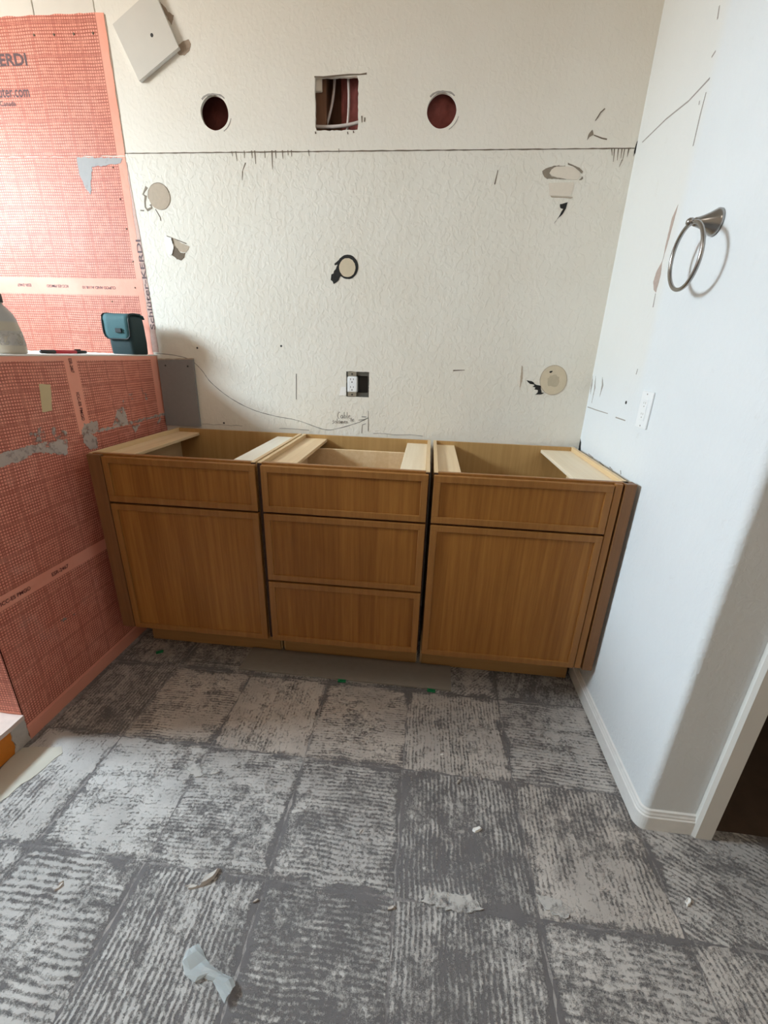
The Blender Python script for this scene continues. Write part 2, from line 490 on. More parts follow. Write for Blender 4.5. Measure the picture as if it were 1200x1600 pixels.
def thinset_mat():
    """combed thinset left by a lifted tile: pale ridges over dark slab, worn away in places"""
    k = NT('combed_thinset')
    o = k.objc()
    p = k.pos()
    def attr(nm):
        a = k.n('ShaderNodeAttribute', attribute_type='OBJECT', attribute_name=nm)
        return a.outputs['Fac']
    ridge, cover, warm, pitch, sm = attr('ridge'), attr('cover'), attr('warm'), attr('pitch'), attr('smear_side')
    s = k.sep(o)
    wp = k.sep(p)
    tone, grit, speck, dark = floor_tones(k, p)
    warp = k.math('MULTIPLY', k.math('SUBTRACT', k.noise(p, 6, 4, 0.6), 0.5), 0.034)
    ph = k.math('DIVIDE', k.math('ADD', s[1], warp), pitch)
    w = k.math('MULTIPLY', k.math('SINE', k.math('MULTIPLY', ph, 6.28318)), 0.5)
    # every ridge has its own height
    wn = k.n('ShaderNodeTexWhiteNoise', noise_dimensions='1D'); k.l(k.math('FLOOR', k.math('ADD', ph, 0.25)), wn.inputs['W'])
    brk = k.noise(k.scale(o, (17, 95, 40)), 1.0, 6, 0.72)       # broken lengths along the ridges
    blot = k.noise(p, 6.0, 6, 0.62)                              # big worn areas
    mid = k.noise(p, 24, 5, 0.65)
    lost = k.smooth(k.noise(p, 4.6, 4, 0.6), 0.44, 0.64)         # smeared areas lose their ridges
    d = k.math('MULTIPLY', k.math('MULTIPLY', w, k.math('MULTIPLY', ridge, 0.36)), k.math('SUBTRACT', 1.0, k.math('MULTIPLY', lost, 0.9)))
    t = k.math('ADD', d, k.math('MULTIPLY', k.math('SUBTRACT', wn.outputs['Value'], 0.5), 0.16))
    t = k.math('ADD', t, k.math('MULTIPLY', k.math('SUBTRACT', brk, 0.5), 1.1))
    t = k.math('ADD', t, k.math('MULTIPLY', k.math('SUBTRACT', blot, 0.5), 1.5))
    t = k.math('ADD', t, k.math('MULTIPLY', k.math('SUBTRACT', mid, 0.5), 0.9))
    t = k.math('ADD', t, k.math('MULTIPLY', k.math('SUBTRACT', grit, 0.5), 2.4))
    t = k.math('ADD', t, k.math('MULTIPLY', k.math('SUBTRACT', speck, 0.5), 1.3))
    t = k.math('ADD', t, k.math('ADD', cover, k.math('MULTIPLY', s[0], sm)))
    # the bed thins out raggedly towards the old grout lines
    eu = k.math('DIVIDE', k.math('ABSOLUTE', k.math('SUBTRACT', wp[0], attr('mid_x'))), attr('half_x'))
    ev = k.math('DIVIDE', k.math('ABSOLUTE', k.math('SUBTRACT', wp[1], attr('mid_y'))), attr('half_y'))
    ed = k.math('ADD', k.math('MAXIMUM', eu, ev), k.math('MULTIPLY', k.math('SUBTRACT', k.noise(p, 16, 5, 0.65), 0.5), 0.34))
    gap = k.math('MULTIPLY', k.smooth(ed, 0.87, 0.99), k.smooth(k.noise(p, 4.4, 4, 0.6), 0.40, 0.58))
    t = k.math('SUBTRACT', t, k.math('MULTIPLY', gap, 0.66))
    mask = k.smooth(t, -0.34, 0.36)
    cool = k.mix(tone, (0.49, 0.47, 0.455), (0.63, 0.605, 0.585))
    wrm = k.mix(tone, (0.51, 0.45, 0.405), (0.65, 0.58, 0.525))
    light = k.mix(warm, cool, wrm)
    c = k.mix(mask, dark, light)
    c = k.mix(k.math('MULTIPLY', k.smooth(speck, 0.60, 0.78), 0.35), c, (0.58, 0.55, 0.53))
    c = k.mix(k.math('MULTIPLY', k.smooth(k.noise(p, 3.1, 5, 0.6), 0.38, 0.66), 0.34), c, (0.16, 0.148, 0.146))
    h = k.math('ADD', k.math('MULTIPLY', mask, 0.8), k.math('MULTIPLY', grit, 0.4))
    k.bump(h, 0.8, 0.003)
    return k.set(c, 0.88, spec=0.25)
M['thinset'] = thinset_mat()
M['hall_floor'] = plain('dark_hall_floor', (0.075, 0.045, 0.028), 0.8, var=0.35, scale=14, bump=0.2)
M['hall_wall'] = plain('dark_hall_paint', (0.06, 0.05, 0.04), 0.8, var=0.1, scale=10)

def jug_mat():
    k = NT('cloudy_jug_plastic')
    p = k.pos()
    s = k.sep(p)
    lvl = k.smooth(s[2], 1.365, 1.375)
    c = k.mix(lvl, (0.60, 0.54, 0.44), (0.50, 0.50, 0.50))
    k.b.inputs['Transmission Weight'].default_value = 0.15
    k.bump(k.noise(p, 18, 3), 0.2, 0.01)
    return k.set(c, 0.3)
M['jug'] = jug_mat()

def clear_mat():
    k = NT('crumpled_clear_film')
    p = k.pos()
    k.b.inputs['Transmission Weight'].default_value = 0.68
    k.b.inputs['IOR'].default_value = 1.25
    return k.set((0.90, 0.95, 0.96), 0.12, spec=0.9)
M['film'] = clear_mat()
D = {
'dmg_left':[(0.656,1.991),(0.668,1.999),(0.696,2.008),(0.74,2.008),(0.74,2.006),(0.699,2.003),(0.69,1.996),(0.684,1.984),(0.694,1.974),(0.723,1.969),(0.752,1.964),(0.679,1.966),(0.663,1.977)],
'dmg_right':[(0.748,2.017),(0.772,2.008),(0.793,2.001),(0.809,1.989),(0.806,1.982),(0.79,1.994),(0.772,2.004),(0.748,2.011)],
'dmg_dot':[(0.809,1.974),(0.813,1.967),(0.808,1.962),(0.798,1.962),(0.805,1.968)],
'dmg_core':[(0.69,1.996),(0.707,2.005),(0.74,2.006),(0.769,2.003),(0.795,1.987),(0.801,1.975),(0.792,1.963),(0.756,1.964),(0.723,1.969),(0.695,1.975),(0.685,1.984)],
'dmg_tape':[(0.687,1.953),(0.779,1.955),(0.783,1.936),(0.773,1.91),(0.696,1.912)],
'dmg_line':[(0.7,1.911),(0.741,1.909),(0.786,1.907),(0.779,1.902),(0.75,1.905),(0.705,1.906)],
'dmg_black':[(0.741,1.884),(0.77,1.89),(0.766,1.868),(0.757,1.852),(0.738,1.832),(0.729,1.819),(0.744,1.843),(0.75,1.857),(0.756,1.868),(0.744,1.871)],
'disc_a':[(-0.922,1.91),(-0.876,1.91),(-0.914,1.957)],
'crack_a1':[(-0.973,1.944),(-0.985,1.93),(-0.994,1.918),(-0.983,1.911),(-0.99,1.892),(-0.992,1.872),(-0.984,1.861),(-0.962,1.87),(-0.967,1.881)],
'crack_a2':[(-0.947,1.864),(-0.93,1.835),(-0.929,1.822)],
'crack_a3':[(-1.016,1.86),(-1.0,1.859)],
'torn_white':[(-0.914,1.764),(-0.89,1.757),(-0.885,1.719),(-0.897,1.693),(-0.913,1.695),(-0.924,1.737)],
'torn_brown':[(-0.884,1.757),(-0.853,1.742),(-0.811,1.726),(-0.831,1.703),(-0.858,1.707),(-0.876,1.719)],
'torn_dark':[(-0.89,1.757),(-0.882,1.755),(-0.873,1.721),(-0.859,1.703),(-0.834,1.701),(-0.842,1.684),(-0.858,1.673),(-0.877,1.677),(-0.9,1.693),(-0.889,1.709),(-0.88,1.728)],
'torn_line':[(-0.911,1.766),(-0.824,1.737)],
'ring_out':[(-0.107,1.656),(-0.062,1.657),(-0.107,1.702)],
'ring_in':[(-0.108,1.653),(-0.073,1.654),(-0.108,1.689)],
'ring_smear':[(-0.148,1.663),(-0.137,1.624),(-0.149,1.602),(-0.159,1.595),(-0.168,1.589),(-0.173,1.599),(-0.182,1.605),(-0.18,1.622),(-0.165,1.642)],
'ring_smear2':[(-0.13,1.695),(-0.165,1.667),(-0.163,1.662),(-0.144,1.665),(-0.125,1.687)],
'disc_c':[(0.827,1.225),(0.885,1.227),(0.817,1.285)],
'tear_c':[(0.708,1.218),(0.735,1.214),(0.75,1.202),(0.774,1.197),(0.782,1.168),(0.793,1.168),(0.782,1.161),(0.756,1.158),(0.765,1.168),(0.764,1.178),(0.748,1.181),(0.752,1.188),(0.737,1.192),(0.746,1.2),(0.727,1.203)],
'crack_c':[(0.678,1.28),(0.683,1.276),(0.69,1.226),(0.683,1.172),(0.68,1.228)],
'outlet':[(-0.114,1.227),(-0.007,1.23),(-0.005,1.118),(-0.114,1.114)],
'recept':[(-0.108,1.206),(-0.061,1.207),(-0.06,1.137),(-0.108,1.135)],
'text_cable':[(-0.156,1.01),(-0.089,1.013),(-0.156,1.04)],
'text_sol':[(-0.185,0.978),(-0.067,1.008),(-0.185,1.003)],
'pencil_v':[(-0.007,1.053),(-0.005,0.955)],
'pencil_arrow':[(-0.039,1.024),(-0.017,1.024)],
'pencil_arrow2':[(-0.054,1.007),(-0.026,1.011),(-0.006,1.02)],
'pencil':[(-1.044,1.28),(-0.951,1.274),(-0.873,1.256),(-0.821,1.211),(-0.779,1.154),(-0.689,1.085),(-0.58,1.034),(-0.468,1.008),(-0.356,0.992),(-0.222,0.954),(-0.149,0.964),(-0.054,0.996),(-0.002,1.023)],
'off_hole':[(-0.856,2.421)],
'off':[(-1.015,2.453),(-0.937,2.286),(-0.756,2.384)],
'tornp1':[(-0.826,2.524),(-0.805,2.507),(-0.793,2.49),(-0.771,2.48),(-0.784,2.452),(-0.803,2.482),(-0.822,2.512)],
'tornp2':[(-0.763,2.396),(-0.743,2.406),(-0.722,2.411),(-0.715,2.397),(-0.723,2.378),(-0.746,2.364),(-0.767,2.366),(-0.778,2.377)],
'm1':[(0.851,2.179),(0.838,2.168),(0.831,2.155),(0.824,2.144)],
'm2':[(0.819,2.117),(0.826,2.102),(0.813,2.096),(0.805,2.086),(0.808,2.106)],
'm2b':[(0.827,2.101),(0.859,2.091),(0.877,2.088)],
'm3':[(0.987,2.082),(0.993,2.08),(0.993,2.059),(0.983,2.035),(0.983,2.059)],
'dripr0':[(0.9,2.059),(0.906,2.038)],
'dripr1':[(0.91,2.059),(0.914,2.019)],
'dripr2':[(0.924,2.059),(0.927,2.023)],
'dripr3':[(0.937,2.059),(0.939,2.029)],
'dripr4':[(0.947,2.059),(0.946,2.023)],
'dripr5':[(0.945,2.025),(0.939,2.003)],
'dripr6':[(0.962,2.059),(0.961,2.033)],
'dripl0':[(-0.586,2.063),(-0.583,2.048)],
'dripl1':[(-0.569,2.063),(-0.566,2.031)],
'dripl2':[(-0.533,2.065),(-0.534,2.04)],
'dripl3':[(-0.502,2.065),(-0.501,2.041)],
'dripl4':[(-0.489,2.065),(-0.488,2.021)],
'dripl5':[(-0.447,2.064),(-0.447,2.04)],
'dripl6':[(-0.417,2.065),(-0.419,2.002)],
'dripl7':[(-0.402,2.065),(-0.402,2.039)],
'dripl8':[(-0.374,2.065),(-0.373,2.038)],
'dripl9':[(-0.351,2.065),(-0.351,2.049)],
'dripl10':[(-0.337,2.065),(-0.336,2.044)],
'dripl11':[(-0.266,2.065),(-0.264,2.045)],
'dripl12':[(-0.143,2.068),(-0.142,2.054)],
'dripl13':[(-0.531,2.025),(-0.547,1.996)],
'dripl14':[(-0.546,1.996),(-0.55,1.966)],
'misc1':[(0.487,1.995),(0.48,1.949)],
'misc2':[(-0.353,1.21),(-0.358,1.092)],
'misc3':[(0.378,1.249),(0.43,1.253)],
'misc4':[(-0.752,2.392),(-0.808,2.397)],
'sm1':[(-0.875,0.983),(-0.774,0.988),(-0.626,0.984),(-0.621,0.972),(-0.636,0.925),(-0.72,0.949),(-0.767,0.961),(-0.822,0.947),(-0.867,0.945),(-0.909,0.937),(-0.895,0.983)],
'sm2':[(-0.777,0.995),(-0.761,1.032),(-0.711,1.044),(-0.654,1.024),(-0.618,1.01),(-0.618,0.988),(-0.727,0.99)],
'tape':[(-0.684,1.18),(-0.639,1.175),(-0.658,1.088),(-0.698,1.087)],
'sm3':[(-0.531,1.022),(-0.464,1.025),(-0.46,0.992),(-0.506,0.981),(-0.478,0.957),(-0.489,0.92),(-0.53,0.925),(-0.551,0.952),(-0.547,0.994)],
'sm4':[(-0.336,1.054),(-0.298,1.063),(-0.288,1.028),(-0.283,0.985),(-0.377,0.993)],
'sm5':[(-0.277,1.105),(-0.223,1.111),(-0.223,1.09),(-0.27,1.074),(-0.253,1.058),(-0.256,1.048),(-0.309,1.044)],
'sm6':[(-0.156,1.13),(-0.145,1.108),(-0.112,1.098),(-0.13,1.074),(-0.149,1.09)],
'sm7':[(-0.512,0.988),(-0.281,0.992),(-0.009,1.0),(-0.008,0.99),(-0.284,0.982),(-0.51,0.98)],
'sm8':[(-0.265,0.972),(-0.209,0.974),(-0.246,0.94)],
'sm9':[(-0.077,0.966),(-0.047,0.981),(-0.036,0.972),(-0.081,0.951)],
'band_v':[(-0.56,1.26),(-0.504,1.26),(-0.563,1.045),(-0.495,1.036)],
'band_h':[(-1.006,0.567),(-1.022,0.513),(-0.586,0.525),(-0.597,0.486)],
'txt_pmg':[(-1.015,0.51),(-0.911,0.512),(-1.011,0.521)],
'txt_esr':[(-0.819,0.514),(-0.749,0.516)],
'scuff':[(-0.839,0.342),(-0.771,0.326),(-0.827,0.325)],
'r_seam':[(-0.051,2.059),(-0.22,2.056),(-0.357,2.042),(-0.457,2.047)],
'r_torn':[(-0.442,1.759),(-0.439,1.727),(-0.433,1.67),(-0.422,1.609),(-0.432,1.578),(-0.427,1.523),(-0.408,1.533),(-0.391,1.56),(-0.399,1.589),(-0.424,1.616),(-0.42,1.663),(-0.422,1.731)],
'r_torn2':[(-0.426,1.521),(-0.43,1.48)],
'r_s1':[(-0.006,1.249),(-0.005,1.206),(-0.02,1.17),(-0.022,1.211)],
'r_s2':[(-0.04,1.248),(-0.063,1.2),(-0.055,1.135),(-0.054,1.189)],
'r_s3':[(-0.119,1.247),(-0.146,1.215),(-0.132,1.169),(-0.131,1.214)],
'r_line':[(-0.016,1.115),(-0.126,1.114),(-0.249,1.115)],
'r_line2':[(-0.329,1.111),(-0.415,1.111)],
'r_dot':[(-0.389,1.172)],
'r_m1':[(-0.421,1.288),(-0.418,1.27)],
'plate':[(-0.581,1.222),(-0.578,1.105),(-0.503,1.104),(-0.519,1.219)],
'r_c1':[(-0.265,0.924),(-0.316,0.919)],
'r_c2':[(-0.372,0.928),(-0.402,0.924)],
'r_c3':[(-0.134,0.928),(-0.196,0.924)],
'r_c4':[(-0.467,0.939),(-0.477,0.927)],
'r_hole':[(0.041,0.944),(0.012,0.934),(-0.04,0.896),(0.015,0.899)],
'r_t1':[(-0.417,2.217),(-0.423,2.187)],
'r_t2':[(-0.455,2.105),(-0.44,2.1)],
'r_t3':[(-0.427,2.011),(-0.429,2.002)],
'r_t4':[(-0.455,2.018),(-0.451,1.975),(-0.451,1.899)],
'bm_sm1':[(-1.264,2.048),(-1.063,2.043),(-1.073,2.027),(-1.1,2.022),(-1.206,2.014),(-1.213,1.983),(-1.232,1.915),(-1.249,1.938),(-1.268,1.984)],
'scrap':[(-0.182,-1.523),(-0.174,-1.516),(-0.143,-1.541),(-0.111,-1.556),(-0.085,-1.563),(-0.064,-1.571),(-0.06,-1.576),(-0.068,-1.6),(-0.081,-1.59),(-0.11,-1.573),(-0.137,-1.557),(-0.13,-1.579),(-0.173,-1.557),(-0.187,-1.544)],
'chip0':[(0.501,-1.175)],
'chip1':[(1.569,4.104)],
'chip2':[(0.439,-0.553)],
'chip3':[(1.031,-1.288)],
'chip4':[(0.403,-0.937)],
'chip5':[(0.917,-1.11)],
'chip6':[(0.161,-1.223)],
'chip7':[(-0.076,-1.42)],
'chip8':[(-0.584,-1.45)],
'chip9':[(0.265,-1.395)],
'tile':[(-0.239,-1.401)],
'green0':[(-0.869,-0.572)],
'green1':[(-0.015,-0.639)],
'green2':[(0.369,-0.638)],
}

# ------------------------------------------------------------------ room shell
XR, XP, YB = 0.988, -1.040, 0.0          # right wall face, half wall face, back wall face
CUT = 2.060                              # cut line across the back wall
CEIL = 2.85
XL, YF, XH = WIN_X, -3.6, 2.45

floor = struct('floor', box(B(), XL - 0.2, XH + 0.1, YF - 0.1, 1.0, -0.12, 0.0), M['slab'])
struct('ceiling', box(B(), XL - 0.2, XH + 0.1, YF - 0.1, 1.0, CEIL, CEIL + 0.1), M['ceiling'])

def sheet(bm, x0, x1, z0, z1, y, th, holes):
    """flat sheet facing -y with shaped holes; hole = (xa, xb, outline(angle) -> (x, z), centre)"""
    za, zb = (min(h[4] for h in holes), max(h[5] for h in holes)) if holes else (z0, z1)
    def quad(a, b, c, d): box(bm, a, b, y, y + th, c, d)
    if not holes:
        quad(x0, x1, z0, z1); return bm
    quad(x0, x1, z0, za); quad(x0, x1, zb, z1)
    xs = x0
    for xa, xb, fn, c, _, _ in sorted(holes, key=lambda h: h[0]):
        quad(xs, xa, za, zb)
        xs = xb
        ang = [2 * math.pi * i / 56 for i in range(56)]
        for cx_, cz_ in ((xa, za), (xb, za), (xb, zb), (xa, zb)):
            ang.append(math.atan2(cz_ - c[1], cx_ - c[0]) % (2 * math.pi))
        ang = sorted(set(ang))
        inn, out = [], []
        for a in ang:
            dx, dz = math.cos(a), math.sin(a)
            t = 1e9
            if dx > 1e-9: t = min(t, (xb - c[0]) / dx)
            if dx < -1e-9: t = min(t, (xa - c[0]) / dx)
            if dz > 1e-9: t = min(t, (zb - c[1]) / dz)
            if dz < -1e-9: t = min(t, (za - c[1]) / dz)
            out.append((c[0] + dx * t, c[1] + dz * t))
            r = fn(a)
            inn.append((c[0] + dx * r, c[1] + dz * r))
        n = len(ang)
        V = [[bm.verts.new((p[0], yy, p[1])) for p in L] for yy in (y, y + th) for L in (inn, out)]
        fi, fo, bi, bo = V
        for i in range(n):
            j = (i + 1) % n
            bm.faces.new((fi[i], fi[j], fo[j], fo[i]))
            bm.faces.new((bi[i], bo[i], bo[j], bi[j]))
            bm.faces.new((fi[i], bi[i], bi[j], fi[j]))
    quad(xs, x1, za, zb)
    return bm

def round_fn(r, amp, seed):
    rnd = random.Random(seed)
    ph = [rnd.uniform(0, 6.28) for _ in range(6)]
    return lambda a: r * (1 + amp * sum(math.sin((k + 2) * a + ph[k]) / (k + 1) for k in range(6)))

def rect_fn(hx, hz, amp=0.0, seed=1):
    rnd = random.Random(seed)
    jit = {}
    def f(a):
        dx, dz = abs(math.cos(a)), abs(math.sin(a))
        t = min(hx / dx if dx > 1e-6 else 9, hz / dz if dz > 1e-6 else 9)
        return t * (1 + rnd.uniform(-amp, amp))
    return f

OUT = (-0.114, -0.006, 1.115, 1.229)
bm = B()
sheet(bm, XL, XR + 0.02, 0.0, CUT - 0.0015, YB, 0.013,
      [(OUT[0] - 0.03, OUT[1] + 0.03, rect_fn((OUT[1] - OUT[0]) / 2, (OUT[3] - OUT[2]) / 2, 0.012, 5), ((OUT[0] + OUT[1]) / 2, (OUT[2] + OUT[3]) / 2), OUT[2] - 0.03, OUT[3] + 0.03)])
wall_back = struct('wall_back', bm, M['wall_low'])
bm = B()
H1, H2 = (-0.6445, 2.188), (0.2545, 2.182)
sheet(bm, -1.083, XR + 0.02, CUT + 0.0015, CEIL, YB, 0.013, [
    (-0.74, -0.55, round_fn(0.0565, 0.012, 3), H1, 2.09, 2.33),
    (-0.27, -0.03, rect_fn(0.0845, 0.0815, 0.016, 9), (-0.151, 2.208), 2.09, 2.33),
    (0.16, 0.35, round_fn(0.0550, 0.010, 8), H2, 2.09, 2.33)])
tag(obj('drywall_panel', bm, M['wall_up'], wall_back), 'smooth upper drywall sheet cut with two round holes and a square one')
obj('drywall_panel', box(B(), -1.335, -1.087, YB, 0.013, CUT + 0.0015, CEIL, 0.001), M['board_white'], wall_back)
obj('drywall_panel', box(B(), XL, -1.339, YB, 0.013, CUT + 0.0015, CEIL, 0.001), M['board_white'], wall_back)
struct('wall_back_sheathing', box(B(), XL - 0.1, XR + 0.12, 0.115, 0.2, -0.1, CEIL + 0.05), M['stud'])

# right wall with a rounded outside corner, ending at the door casing
pts = [(XR, 0.116)]
R_ = 0.020
for i in range(13):
    a = math.pi + (math.pi / 2) * i / 12
    pts.append((XR + R_ + R_ * math.cos(a), -1.10 + R_ + R_ * math.sin(a)))
pts += [(1.185, -1.10), (1.185, -0.975), (1.10, -0.975), (1.10, 0.116)]
wall_right = struct('wall_right', prism(B(), pts, 'z', 0.0, CEIL), M['wall_white'])
for p in wall_right.data.polygons:
    if abs(p.normal.z) < 0.1 and p.area < 0.05: p.use_smooth = False
# left wall with the shower window
y0, y1, z0, z1 = WIN_Y0, WIN_Y1, WIN_Z0, WIN_Z1
bm = B()
box(bm, XL - 0.14, XL, YF - 0.1, y0, 0, CEIL); box(bm, XL - 0.14, XL, y1, 0.2, 0, CEIL)
box(bm, XL - 0.14, XL, y0, y1, 0, z0); box(bm, XL - 0.14, XL, y0, y1, z1, CEIL)
struct('wall_left', bm, M['wall_plain'])
bm = B()
for a, b, c, d in ((y0, y1, z0, z0 + 0.045), (y0, y1, z1 - 0.045, z1), (y0, y0 + 0.045, z0, z1), (y1 - 0.045, y1, z0, z1)):
    box(bm, XL - 0.10, XL - 0.04, a, b, c, d, 0.004)
struct('window_1', bm, M['trim'])
struct('wall_front', box(B(), XL - 0.14, XH + 0.1, YF - 0.1, YF, 0, CEIL), M['wall_plain'])
struct('wall_side', box(B(), XH, XH + 0.1, YF, 1.0, 0, CEIL), M['wall_plain'])
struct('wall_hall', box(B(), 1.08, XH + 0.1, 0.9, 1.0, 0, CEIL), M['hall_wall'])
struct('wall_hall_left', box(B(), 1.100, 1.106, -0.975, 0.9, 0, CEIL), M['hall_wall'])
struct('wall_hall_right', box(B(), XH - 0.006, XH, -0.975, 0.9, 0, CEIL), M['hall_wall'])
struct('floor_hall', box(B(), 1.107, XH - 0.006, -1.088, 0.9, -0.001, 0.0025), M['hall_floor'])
bm = B()
box(bm, 1.10, XH, -1.10, -0.975, 2.08, CEIL); box(bm, 2.02, XH, -1.10, -0.975, 0, 2.08)
struct('wall_doorway', bm, M['wall_white'])

# warm fill lamp added on the ceiling behind the camera, out of view
lp = thing('fill_lamp', (0.35, -2.75, CEIL - 0.001), 'round flush fill lamp added out of view over the bathroom floor', 'lamp')
obj('base', lathe(B(), [(0.15, CEIL - 0.02), (0.155, CEIL - 0.018), (0.155, CEIL - 0.001)], (0.35, -2.75, 0), 32), M['trim'], lp, True)
ld = bpy.data.lights.new('fill_light', 'AREA'); ld.shape = 'DISK'; ld.size = 0.28; ld.energy = 5.5; ld.color = (1.0, 0.91, 0.80)
lo_ = bpy.data.objects.new('fill_light', ld); COL.objects.link(lo_); lo_.parent = lp; lo_.location = (0, 0, -0.03)

# door casing beside the opening
bm = B()
prism(bm, [(1.133, -1.1005), (1.133, -1.112), (1.141, -1.119), (1.186, -1.119), (1.190, -1.115), (1.190, -1.1005)], 'z', 0.0, 2.12)
trim_1 = struct('trim_1', bm, M['trim'])
bm = B(); box(bm, 1.185, 1.200, -1.1005, -0.975, 0, 2.08, 0.002)
obj('door_jamb', bm, M['trim'], trim_1)

# baseboard: extruded along the right wall and round the corner
path = [(XR, -0.44), (XR, -1.10 + R_)]
for i in range(1, 9):
    a = math.pi + (math.pi / 2) * i / 8
    path.append((XR + R_ + R_ * math.cos(a), -1.10 + R_ + R_ * math.sin(a)))
path.append((1.133, -1.10))
prof = [(0.0, 0.0), (0.0115, 0.0), (0.0115, 0.052), (0.0085, 0.056), (0.0085, 0.061), (0.006, 0.066), (0.005, 0.073), (0.0, 0.076)]
bm = B()
rings = []
for i, p in enumerate(path):
    a = Vector(path[max(i - 1, 0)]); b = Vector(path[min(i + 1, len(path) - 1)])
    d = (b - a).normalized(); n = Vector((d.y, -d.x))
    if i == 0: n = Vector((-1, 0))
    if i == len(path) - 1: n = Vector((0, -1))
    if n.x > 0.01 or n.y > 0.01: n = -n
    rings.append([bm.verts.new((p[0] + n.x * q[0], p[1] + n.y * q[0], q[1])) for q in prof])
for A, C in zip(rings, rings[1:]):
    for k in range(len(prof) - 1):
        bm.faces.new((A[k], A[k + 1], C[k + 1], C[k]))
bm.faces.new(rings[0]); bm.faces.new(rings[-1][::-1])
base = struct('baseboard_right', bm, M['trim_dirty'])

# ------------------------------------------------------------------ half wall with membrane, and the curb
PONY_H, PONY_END = 1.268, -1.062
wall_pony = struct('wall_half', box(B(), XP - 0.125, XP - 0.002, PONY_END + 0.002, 0.0, 0.0, PONY_H), M['board_white'])
def slab_x(name, pts, x0, x1, mat, parent, label=None):
    o = obj(name, prism(B(), pts, 'x', x0, x1), mat, parent)
    if label: o['label'] = label
    return o
slab_x('membrane_sheet', [(PONY_END, 0.985), (-0.0005, 0.985), (-0.0005, PONY_H), (PONY_END, PONY_H)], XP - 0.002, XP + 0.0012, M['mem_pony_up'], wall_pony, 'upper orange membrane sheet on the half wall with a blank upright band')
slab_x('membrane_sheet', [(PONY_END, 0.0), (-0.0005, 0.0), (-0.0005, 0.985), (PONY_END, 0.985)], XP - 0.002, XP, M['mem_pony_low'], wall_pony, 'lower orange membrane sheet on the half wall')
slab_x('membrane_band', rough([(PONY_END, 0.0), (-0.0005, 0.0), (-0.0005, 0.052), (PONY_END, 0.050)], 0.02, 0.0015, 4), XP, XP + 0.0014, M['mem_band'], wall_pony, 'blank orange membrane band along the floor')
obj('membrane_sheet', box(B(), XP - 0.125, XP - 0.0, PONY_END, PONY_END + 0.002, 0.0, PONY_H), M['mem_end'], wall_pony)
obj('cap_strip', box(B(), XP - 0.127, XP + 0.002, PONY_END - 0.002, 0.0, PONY_H, PONY_H + 0.006, 0.0015), M['gypsum'], wall_pony)
# smears of thinset on the half wall
for i, (nm, mt) in enumerate((('sm1', 'smear'), ('sm2', 'smear_thin'), ('sm3', 'smear'), ('sm4', 'smear'), ('sm5', 'smear_thin'), ('sm6', 'smear_thin'), ('sm7', 'smear'), ('sm8', 'smear'), ('sm9', 'smear'), ('scuff', 'smear_thin'))):
    slab_x('thinset_smear', rough(D[nm], 0.006, 0.004, 20 + i), XP + 0.0012, XP + 0.0022 + 0.0001 * i, M[mt], wall_pony)
# printed lettering on the half wall bands
def print_x(txt, h, at, xdir, udir, width=None, mat='ink'):
    bm = text_bm(txt, h, at=at, xdir=xdir, udir=udir, width=width, bold=0.02)
    return obj('printed_lettering', bm, M[mat], wall_pony)
print_x('ICC-ES PMG\u00ae', 0.014, (XP + 0.0010, -1.018, 0.516), (0, 1, 0), (0, 0, 1), 0.108)
print_x('ESR-2467', 0.014, (XP + 0.0010, -0.822, 0.517), (0, 1, 0), (0, 0, 1), 0.075)
print_x('ICC-ES PMG\u00ae', 0.014, (XP + 0.0022, -0.535, 1.140), (0, 0, -1), (0, 1, 0), 0.105)
print_x('ESR-2467', 0.014, (XP + 0.0022, -0.537, 1.300 - 0.04), (0, 0, -1), (0, 1, 0), 0.05)

tp = slab_x('tape_piece', rough(D['tape'], 0.012, 0.001, 3), XP + 0.0014, XP + 0.0024, M['tape'], None)
tag(tp, 'strip of tan masking tape stuck on the orange half wall', 'tape')

curb = thing('shower_curb', (XP - 0.06, -1.5, 0), 'orange board shower curb with dusty pale cap beside the half wall', 'curb')
obj('core', box(B(), XP - 0.115, XP + 0.0, -2.1, -1.112, 0.0, 0.096, 0.003), M['curb_core'], curb)
bm = B(); prism(bm, rough([(XP - 0.118, PONY_END - 0.001), (XP + 0.006, PONY_END - 0.001), (XP + 0.008, -1.12), (XP + 0.004, -1.3), (XP + 0.006, -2.1), (XP - 0.118, -2.1)], 0.03, 0.002, 8), 'z', 0.096, 0.112)
obj('cap', bm, M['mortar_cap'], curb)
bm = B(); prism(bm, rough([(PONY_END - 0.001, 0.0), (PONY_END - 0.001, 0.096), (-1.110, 0.096), (-1.118, 0.06), (-1.112, 0.03), (-1.122, 0.0)], 0.012, 0.003, 6), 'x', XP - 0.115, XP + 0.003)
obj('mortar_end', bm, M['mortar'], curb)

# ------------------------------------------------------------------ membrane on the back wall
def sheet_back(name, pts, mat, label, y0=-0.0016):
    return tag(obj(name, prism(B(), pts, 'y', y0, -0.0001), mat, wall_back), label)
up = sheet_back('membrane_sheet', rough([(XL + 0.001, 2.052), (-1.049, 2.052), (-1.0495, 2.495), (XL + 0.001, 2.498)], 0.02, 0.002, 11), M['mem_back'], 'upper orange gridded membrane sheet on the back wall')
lo = sheet_back('membrane_sheet', rough([(XL + 0.001, PONY_H + 0.006), (-1.056, PONY_H + 0.006), (-1.054, 1.6), (-1.05, 2.0495), (XL + 0.001, 2.0505)], 0.02, 0.002, 12), M['mem_back'], 'lower orange gridded membrane sheet on the back wall above the half wall')
bm = B(); prism(bm, rough([(-1.056, 1.285), (-1.026, 1.285), (-1.030, 1.5), (-1.034, 1.75), (-1.046, 2.03), (-1.052, 2.03), (-1.054, 1.7)], 0.012, 0.0015, 13), 'y', -0.0012, -0.0001)
